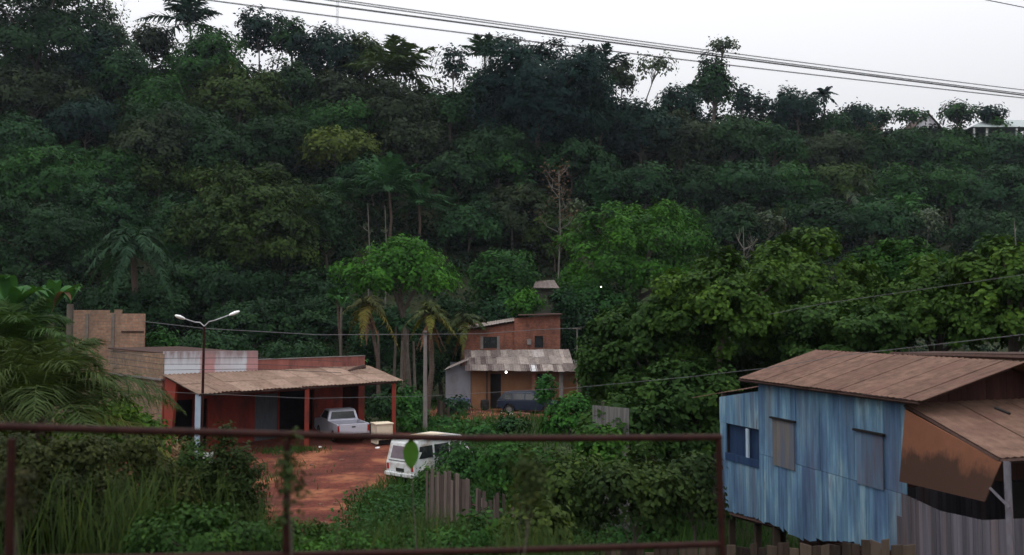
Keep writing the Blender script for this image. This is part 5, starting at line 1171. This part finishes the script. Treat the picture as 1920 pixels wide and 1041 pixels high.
for k, (y0, y1) in enumerate([(672, 668), (683, 680), (694, 689)]):
    wire(('upper', 'middle', 'lower')[k] + ' of the three thin lines strung before the pink parapet', [(200, y0 - 14, 34.5), (300, y0, 34.3), (480, y1 + 3, 34), (640, y1 + 10, 34)], .010, 'wire', n=6)

# bulbs
def bulb(label, px, py, Y, r, st):
    q = at(px, py, Y); b = thing('light_bulb', label, 'light bulb', q); mb = MB()
    mb.lathe([(.001, -r), (r * .7, -r * .7), (r, 0), (r * .7, r * .7), (r * .3, r * 1.1)], 10); m, t = nm('lit_bulb'); e = N_(t, 'ShaderNodeEmission'); e.inputs[0].default_value = (1, .95, .85, 1); e.inputs[1].default_value = st
    o = t.nodes.new('ShaderNodeOutputMaterial'); t.links.new(e.outputs[0], o.inputs[0]); mb.build('glass', m, b, local=True, smooth=True)
    mb = MB(); mb.lathe([(r * .35, r * 1.1), (r * .35, r * 2), (.001, r * 2)], 8); mb.build('socket', M['black'], b, local=True)
bulb('lit white bulb hanging under the eave of the ochre house', 949, 698, 59.3, .075, 9)
bulb('small lit bulb glowing among the mango leaves', 1127, 538, 66.5, .045, 9)

# ------------------------------------------------------------------ foreground railing (rusty pipe)
def ry(px): return 4.0 + .5 * max(-.3, (px - 540) / 810)
rp = at(700, 900, 4.1)
RL = thing('pipe_railing', 'rusty brown pipe railing crossing the foreground', 'railing', (rp.x, rp.y, tz(rp.x, rp.y)))
ry2 = lambda px: 4.02 + .46 * (px - 540) / 810
mb = MB(); top_pts = [(-260, 794), (0, 800), (270, 808), (540, 815), (700, 819), (870, 822), (1100, 822), (1352, 820)]
mb.tube([at(x, y, ry2(x)) for x, y in top_pts], [.0175] * 8, 12); mb.build('top_rail', M['rust_pipe'], RL, smooth=False)
mb = MB(); bot = [(-260, 1052), (0, 1050), (540, 1041), (960, 1032), (1352, 1020)]
mb.tube([at(x, y, ry2(x)) for x, y in bot], .0165, 12); mb.build('bottom_rail', M['rust_pipe'], RL)
for px, pb2 in ((22, 18), (538, 538), (1348, 1357)):
    a = at(px, 822, ry2(px)); b = at(pb2, 1050, ry2(px)); b = a + (b - a) * 3.0; b.z = min(b.z, tz(b.x, b.y) - .1); mb = MB(); mb.tube([a, b], .017, 12); mb.build('post', M['rust_pipe'], RL)

# fences
def fence(name, label, A, B, bw, base, seed, jt=.1, gap=0, lean=0, mat='picket'):
    """A,B: pixel/top/distance"""
    a, b = at(*A), at(*B); rnd = random.Random(seed); L = (b.xy - a.xy).length; root = thing(name, label, 'fence', (a.x, a.y, base)); mb = MB(); d = (b - a) / L; n = Vector((-d.y, d.x, 0)).normalized(); s = 0
    while s < L:
        w = bw * rnd.uniform(.6, 1.3); p = a + d * s; q = a + d * (s + w); z = p.z + rnd.uniform(-jt, jt); ln = rnd.uniform(-1, 1) * lean
        t = rnd.uniform(0, 1); k = n * .02; o = n * rnd.uniform(0, .02); tp = (q - p) * .5
        if rnd.random() > gap:
            P0 = [Vector((v.x, v.y, base - .3)) + o for v in (p, q)]; P1 = [Vector((v.x + ln, v.y, z + rnd.uniform(-.03, .03))) + o for v in (p, q)]
            mb.hexa([P0[0], P0[1], P0[1] + k, P0[0] + k, P1[0], P1[1], P1[1] + k, P1[0] + k], t)
        s += w + .012
    mb.build('pickets', M[mat], root)
    mb = MB(); [mb.tube([Vector((a.x, a.y, a.z - dz)) + n * .06, Vector((b.x, b.y, b.z - dz)) + n * .06], .03, 4) for dz in (.35, 1.3)]; mb.build('rail', M['dark_wood'], root)
    return root
fence('picket_fence', 'weathered grey picket fence sinking into weeds, left tall section', (798, 884, 25), (878, 900, 24), .11, .0, 3, .12, .0, .03, 'pale_picket')
fence('picket_fence', 'lower broken picket section overgrown by vines, right of the tall section', (880, 922, 23.6), (1012, 955, 21.3), .11, .0, 4, .16, .15, .04, 'pale_picket')
fence('board_fence', 'dark uneven board fence along the bottom right below the blue house', (1010, 1036, 15.2), (1712, 1014, 12.2), .13, .4, 5, .05, .0, .01)
fence('picket_fence', 'old plank fence posts standing in the weeds left of the brick house', (820, 752, 51), (838, 762, 50.5), .2, .0, 6, .15, .3, .04)
q0, q1 = at(1112, 760, 25.5), at(1180, 768, 24.6)
CS = thing('metal_screen', 'pale corrugated metal sheet screen among the bushes right of the brick house', 'screen', (q0.x, q0.y, 0)); mb = MB(); rnd = random.Random(8)
boards(mb, q0, q1, lambda s: 0, lambda s: q0.z, .09, 8, lambda s: rnd.uniform(.5, 1), proud=.03); mb.build('sheet', patchmat('pale_sheet', [(0, (.07, .065, .065)), (1, (.16, .155, .15))], (9, 9, .5)), CS)
mb = MB(); mb.tube([q0 + Vector((0, .08, -.3)), q1 + Vector((0, .08, -.3))], .03, 4); mb.build('rail', M['dark_wood'], CS)
a, b = at(560, 600, 46), at(1, 1, 46)

# ------------------------------------------------------------------ broad-leaved thicket right, bushes, foreground
BL = (.036, .074, .012); BD = (.023, .052, .011)
TH = [('broad-leaved tree sloping down towards the service post', 1165, 700, 170, 210, 31, BD, .14, 34), ('rounded broad-leaved tree overhanging the metal screen', 1225, 665, 270, 270, 30, BD, .13, 44), ('tall dome of the broad-leaved thicket left of the blue roof', 1350, 600, 290, 260, 28.5, BL, .135, 44),
      ('olive green crown at the top middle of the thicket', 1500, 580, 320, 280, 31, BL, .135, 48), ('crown of the thicket directly behind the blue house roof', 1590, 650, 300, 190, 27, BD, .13, 36),
      ('smooth bright green mound on the thicket top', 1690, 515, 200, 140, 36, (.022, .065, .01), .13, 26), ('broad-leaved crown behind the right part of the roof', 1760, 600, 290, 240, 27.5, BL, .135, 40),
      ('broad-leaved crown at the right picture edge', 1900, 580, 250, 280, 25, BL, .135, 40), ('shaded bushy tree behind the left corner of the blue house', 1290, 790, 260, 230, 27, BD, .15, 34),
      ('low dark tree left of the lean-to window', 1180, 830, 230, 190, 26, BD, .14, 30), ('dim broad-leaved crown low behind the thicket dome', 1420, 730, 260, 200, 33, BD, .13, 30)]
for lab, cx, cy, w, h, Y, c, lf, lb in TH:
    tree(lab, cx, cy, w, h, c, Y=Y, leaf=lf, tpl='heart', wr=.85, lobes=lb + 14, dens=1.05, tuft=11, limbs=4, name='broad_leaved_tree', upbias=.5)
TH = []
for lab, cx, cy, w, h, Y in [('broad-leaved tree beyond the right end of the blue house', 2080, 620, 300, 280, 24), ('leafy tree further right of the blue house', 2330, 640, 330, 300, 22), ('broad-leaved tree behind the far right plot', 2250, 560, 320, 280, 34)]:
    tree(lab, cx, cy, w, h, BL, Y=Y, leaf=.17, tpl='heart', wr=.85, lobes=36, dens=.6, tuft=9, limbs=10, name='broad_leaved_tree', upbias=.5)
SB = [('bright leafy shrub mound before the estate car', 1075, 738, 120, 850, 44, (0.025, 0.086, 0.013), 0.170), ('slender leafy sapling in front of the estate car', 1022, 700, 44, 780, 47, (0.022, 0.078, 0.015), 0.153),
      ('green shrub climbing on the metal screen', 1125, 800, 130, 900, 23.5, (0.032, 0.086, 0.013), 0.153), ('leafy bush covering the van side', 870, 826, 130, 930, 33.5, (0.022, 0.066, 0.015), 0.145),
      ('vine-covered bush behind the pickets', 965, 826, 170, 950, 29, (0.025, 0.074, 0.014), 0.145), ('dark scrub bush behind the bottom rail, centre right', 1060, 850, 190, 1060, 19, (0.029, 0.051, 0.012), 0.128),
      ('dark olive bush left of the railing end post', 1190, 835, 210, 1060, 18, (0.025, 0.043, 0.011), 0.119), ('shadowed bush under the lean-to window', 1300, 850, 120, 1010, 18.5, (0.022, 0.039, 0.011), 0.111),
      ('brown-green weed bush in front of the picket fence end', 1000, 930, 160, 1080, 13.5, (0.036, 0.055, 0.012), 0.102), ('trailing bush below the van bumper', 815, 872, 90, 960, 30.5, (0.029, 0.070, 0.013), 0.136),
      ('leafy green bush at the foot of the pickets', 900, 955, 160, 1080, 16, (0.025, 0.066, 0.013), 0.111)]
for lab, cx, top, w, bot, Y, c, lf in SB:
    shrub(lab, cx, top, w, bot, Y, c, leaf=lf, tpl='heart' if lf > .155 else 'ovate', wr=.75, lobes=16, dens=.6, limbs=9)
# left foreground bushes
LB = [('tall dark shrub filling the bottom left corner', 60, 800, 330, 1120, 9.5, (0.024, 0.031, 0.010), 0.062), ('olive brown leafy shrub left of the street lamp foot', 215, 815, 300, 1130, 10.5, (0.029, 0.036, 0.010), 0.062),
      ('deep green shrub at the bottom, below the garage door', 345, 835, 240, 1130, 12, (0.021, 0.043, 0.010), 0.068), ('bushy dark shrub just left of the railing post', 430, 808, 150, 1110, 11.5, (0.022, 0.036, 0.010), 0.062),
      ('bright weedy bush at the bottom edge, left of centre', 370, 950, 300, 1120, 8.6, (.020, .048, .010), 0.060), ('yellow-green bush behind the railing, right of the coconut fronds', 190, 735, 190, 900, 15.5, (0.052, 0.102, 0.013), 0.110),
      ('green shrub against the garage side wall', 265, 775, 110, 900, 19, (0.040, 0.089, 0.013), 0.130), ('yellow-green weed tops at far left above the railing', 30, 800, 150, 900, 12.5, (0.056, 0.089, 0.013), 0.100),
      ('low green weed bush at the bottom edge, right of the railing post', 640, 1005, 240, 1110, 8.8, (0.028, 0.076, 0.013), 0.060), ('dark weed bush at the bottom edge below the pickets', 820, 990, 260, 1110, 9.4, (0.024, 0.068, 0.014), 0.060),
      ('weedy bush at the bottom edge right under the railing post', 545, 965, 190, 1110, 9.6, (.028, .06, .012), .05)]
for lab, cx, top, w, bot, Y, c, lf in LB:
    shrub(lab, cx, top, w, bot, Y, c, leaf=lf, tpl='ovate', wr=.55, lobes=44, dens=.75, limbs=12, upbias=.4)
for lab, cx, top, w, bot, lf, c in [('thin creeper hiding the middle railing post, left of centre', 545, 802, 70, 1060, .028, (.03, .045, .014)), ('brown creeper climbing the far left railing post', 30, 835, 80, 1060, .026, (.035, .034, .018)),
   ('straggling creeper growing over the rails right of the pickets', 990, 812, 90, 1060, .028, (.034, .045, .014))]:
    shrub(lab, cx, top, w, bot, 3.95 if cx < 700 else 4.2, c, leaf=lf, tpl='ovate', wr=.5, lobes=14, dens=.14, limbs=5, name='creeper', cat='creeper')
# coconut palm and banana plants at left
cp_ = palm('coconut palm with arching fronds at the left edge behind the railing', 70, 790, 350, (.040, .060, .018), Y=12.5, nf=24, elmin=16, elmax=84, droop=.62, leafl=.27, n=84, lwpx=1.5, separate=True, trunkr=.12, yellow=2, base=80, name='coconut_palm')
palm('taller feathery palm behind the coconut palm at the left edge', 30, 650, 170, (.036, .07, .02), Y=14.5, nf=18, elmin=15, elmax=86, droop=.5, leafl=.28, n=60, lwpx=1.5, trunkr=.12, base=30)
def banana(label, px, by, Y, n, Lpx, seed, dead=0):
    rnd = random.Random(seed); rng = np.random.default_rng(seed); c = at(px, by, Y); b = Vector((c.x, Y, min(tz(c.x, Y), c.z - .5) - .1)); r = thing('banana_plant', label, 'banana plant', b)
    mb = MB(); mb.tube([b, c], [.12, .07], 8); mb.build('stem', M['bark'], r)
    for k in range(n):
        mb = MB(); az = k * 2.4 + rnd.uniform(-.3, .3); el = rnd.uniform(.85, 1.45); L = Lpx / F * Y * rnd.uniform(.8, 1.1); old = k < dead; dr = .9 if not old else 1.15; pr = []
        d = Vector((math.cos(az) * math.cos(el), math.sin(az) * math.cos(el), math.sin(el))); sd = d.cross(Vector((0, 0, 1))).normalized()
        for q in range(9):
            s = q / 8; p = c + d * L * s - Vector((0, 0, dr * L * s ** 2.6 * .6)); w = .10 * L * (math.sin(math.pi * min(1, max(0, s - .12) / .88) ** .8) ** .7 if s > .12 else .03); pr.append((p + sd * w + Vector((0, 0, w * .25)), p, p - sd * w + Vector((0, 0, w * .25))))
        for q in range(8):
            a, b_ = pr[q], pr[q + 1]; t = .5 + rnd.uniform(-.12, .12)
            mb.quad(a[0], a[1], b_[1], b_[0], t); mb.quad(a[1], a[2], b_[2], b_[1], t)
        mb.build('leaf', M['leaf'], r, color=(.13, .075, .055) if old else (.03, .085, .024))
banana('banana plant at the far left with one dead brown leaf', 95, 590, 16, 9, 120, 3, 1)
banana('banana plant at the left edge behind the coconut palm', 20, 590, 15, 9, 140, 4)
banana('small banana plant left of the brick upper room', 132, 570, 19, 6, 75, 5)
banana('banana plant with torn leaves in the grove left of the palms', 640, 575, 56, 7, 50, 6)
banana('banana plant beside the garage rear corner', 668, 690, 53, 6, 45, 7)

# single large leaf twig rising beside the van
q = at(768, 870, 7.0); b = Vector((q.x + .02, 7.0, tz(q.x, 7.0))); TW = thing('leafy_twig', 'lone weed stem ending in one large green leaf in front of the van', 'weed', b)
mb = MB(); tipb = at(771, 878, 7.0); mb.tube([b, b.lerp(tipb, .5) + Vector((.1, 0, 0)), tipb], [.008, .006, .003], 5); mb.build('stem', M['bark'], TW)
mb = MB(); up = Vector((0, 0, 1)); L = 55 / F * 7.0; cc = tipb; outl = [(0, .0), (.15, .14), (.35, .22), (.6, .25), (.85, .17), (1.0, .0)]
for i in range(5):
    (s0, w0_), (s1, w1_) = outl[i], outl[i + 1]
    for sg in (-1, 1):
        mb.quad(cc + up * L * s0, cc + up * L * s1, cc + up * L * s1 + Vector((sg * w1_ * L * 1.1, -.02, -.004)), cc + up * L * s0 + Vector((sg * w0_ * L * 1.1, -.02, -.004)), .5)
mb.build('leaf', M['leaf'], TW, color=(.04, .10, .015))

# ------------------------------------------------------------------ grass and low weeds (stuff)
def grass():
    rng = np.random.default_rng(22); parts = []
    def blades(n, X, Y, hgt, wd, tl, th_):
        Z = terrain(X, Y); P = np.stack([X, Y, Z], -1); T = np.stack([rng.normal(0, .35, n), rng.normal(0, .35, n), np.ones(n)], -1)
        parts.append(leaves_arrays(P, rng.normal(size=(n, 3)) * np.array([1, 1, .1]) + np.array([0, -.5, .2]), hgt * rng.uniform(.5, 1.3, n), wd, np.clip(rng.normal(tl, th_, n), 0, 1), 'blade', rng, T))
    n = 70000; X = rng.uniform(-16, 6, n); Y = rng.uniform(13, 34, n); d = poly_mask(X, Y, yardpoly, .7); cl = np.sin(X * 2.1 + Y) * np.cos(Y * 1.7 - X * .8)
    k = (rng.uniform(0, 1, n) > d * 1.05) & (cl + rng.uniform(-.6, 1.2, n) > 0); X, Y = X[k], Y[k]; blades(len(X), X, Y, .62, .03, .5, .15)
    n = 26000; X = rng.uniform(-20, 22, n); Y = rng.uniform(33, 66, n); d = poly_mask(X, Y, yardpoly, .7); d2 = poly_mask(X, Y, [(-6, 53), (6, 52), (7, 62), (-6, 62)], 1.0)
    inb = ((Y - 39.05) > (X + 15.85) - .2) & (Y < 52) & (X < -7.5); k = (rng.uniform(0, 1, n) > d * 1.04) & (rng.uniform(0, 1, n) > d2 * .85) & ~inb & ~((X > -5.2) & (X < 5) & (Y > 59)); X, Y = X[k], Y[k]; blades(len(X), X, Y, .5, .05, .5, .15)
    n = 16000; X = rng.uniform(6, 22, n); Y = rng.uniform(8, 33, n); q_ = (X - 5.5) * .9659 + (Y - 20) * .2588; k = ~((q_ > -.2) & (q_ < 4.6) & (Y > 12) & (Y < 21)); X, Y = X[k], Y[k]; blades(len(X), X, Y, .5, .03, .5, .15)
    n = 900; X = rng.normal(-12.5, 1.8, n); Y = rng.normal(34.5, 1.0, n); blades(n, X, Y, .3, .04, .5, .1)
    n = 500; X = rng.normal(-10.2, .8, n); Y = rng.normal(39.5, .4, n); blades(n, X, Y, .2, .04, .55, .1)
    o = mesh_np('grass', parts, M['leaf'], None, (.024, .058, .012)); tag(o, 'rank green grass edging the red dirt yard', 'grass', kind='stuff')
    # tall seeding grass close to the railing
    parts = []; n = 15000; X = rng.uniform(-8.5, 1.2, n); Y = rng.uniform(8.2, 14, n); cl = np.sin(X * 1.9 + 1) * np.cos(Y * 1.3 + X * .6) + .6 * np.sin(X * 4.3); k = cl + rng.normal(0, .4, n) > .1; X, Y = X[k], Y[k]
    n = len(X); pxx = 960 + F * X / Y; topy = np.interp(pxx, [-300, 0, 150, 300, 480, 520, 640, 800, 1000, 1200], [800, 830, 860, 850, 880, 965, 960, 935, 960, 1000]) + rng.uniform(-10, 110, n)
    hgt = np.clip(CZ - (topy - 600) / F * Y - terrain(X, Y), .3, 4); T = np.stack([rng.normal(0, .16, n), rng.normal(0, .16, n), np.ones(n)], -1)
    # blades start part-way up among leaning stalks so that each stays slender
    L = np.minimum(hgt, rng.uniform(.5, 1.1, n)); P = np.stack([X, Y, terrain(X, Y) + hgt - L], -1)
    parts.append(leaves_arrays(P, rng.normal(size=(n, 3)) * np.array([1, 1, .1]) + np.array([0, -.5, .2]), L, .016, np.clip(rng.normal(.5, .2, n), 0, 1), 'blade', rng, T))
    o = mesh_np('tall_grass', parts, M['leaf'], None, (.028, .046, .013)); tag(o, 'tall soft seeding grass behind the lower railing', 'grass', kind='stuff')
    # low broad weeds
    parts = []; n = 3200; X = rng.uniform(-12, 4, n); Y = rng.uniform(14, 30, n); d = poly_mask(X, Y, yardpoly, .7); k = rng.uniform(0, 1, n) > d * 1.2; X, Y = X[k], Y[k]; n = len(X); q = 14
    X = np.repeat(X, q) + rng.normal(0, .18, n * q); Y = np.repeat(Y, q) + rng.normal(0, .18, n * q); Z = terrain(X, Y) + rng.uniform(.1, .75, n * q)
    parts.append(leaves_arrays(np.stack([X, Y, Z], -1), rng.normal(size=(n * q, 3)) * .5 + np.array([0, -.2, .8]), rng.uniform(.08, .18, n * q), .09, np.clip(np.repeat(rng.normal(.45, .14, n), q) + rng.normal(0, .08, n * q), 0, 1), 'ovate', rng))
    o = mesh_np('weeds', parts, M['leaf'], None, (.018, .052, .013)); tag(o, 'low leafy weeds growing through the grass before the pickets', 'weeds', kind='stuff')
grass()

# ------------------------------------------------------------------ haze
if HAZE:
    m, t = nm('haze_air'); v = N_(t, 'ShaderNodeVolumePrincipled'); v.inputs['Density'].default_value = HAZE; v.inputs['Color'].default_value = (.72, .78, .95, 1); v.inputs['Anisotropy'].default_value = .2
    o = t.nodes.new('ShaderNodeOutputMaterial'); t.links.new(v.outputs[0], o.inputs['Volume'])
    mb = MB(); mb.box(-300, 300, -60, 720, -60, 95); hzb = mb.build('haze', m); hzb['kind'] = 'stuff'; hzb['label'] = 'thin bluish haze over the forested hill'; hzb['category'] = 'haze'
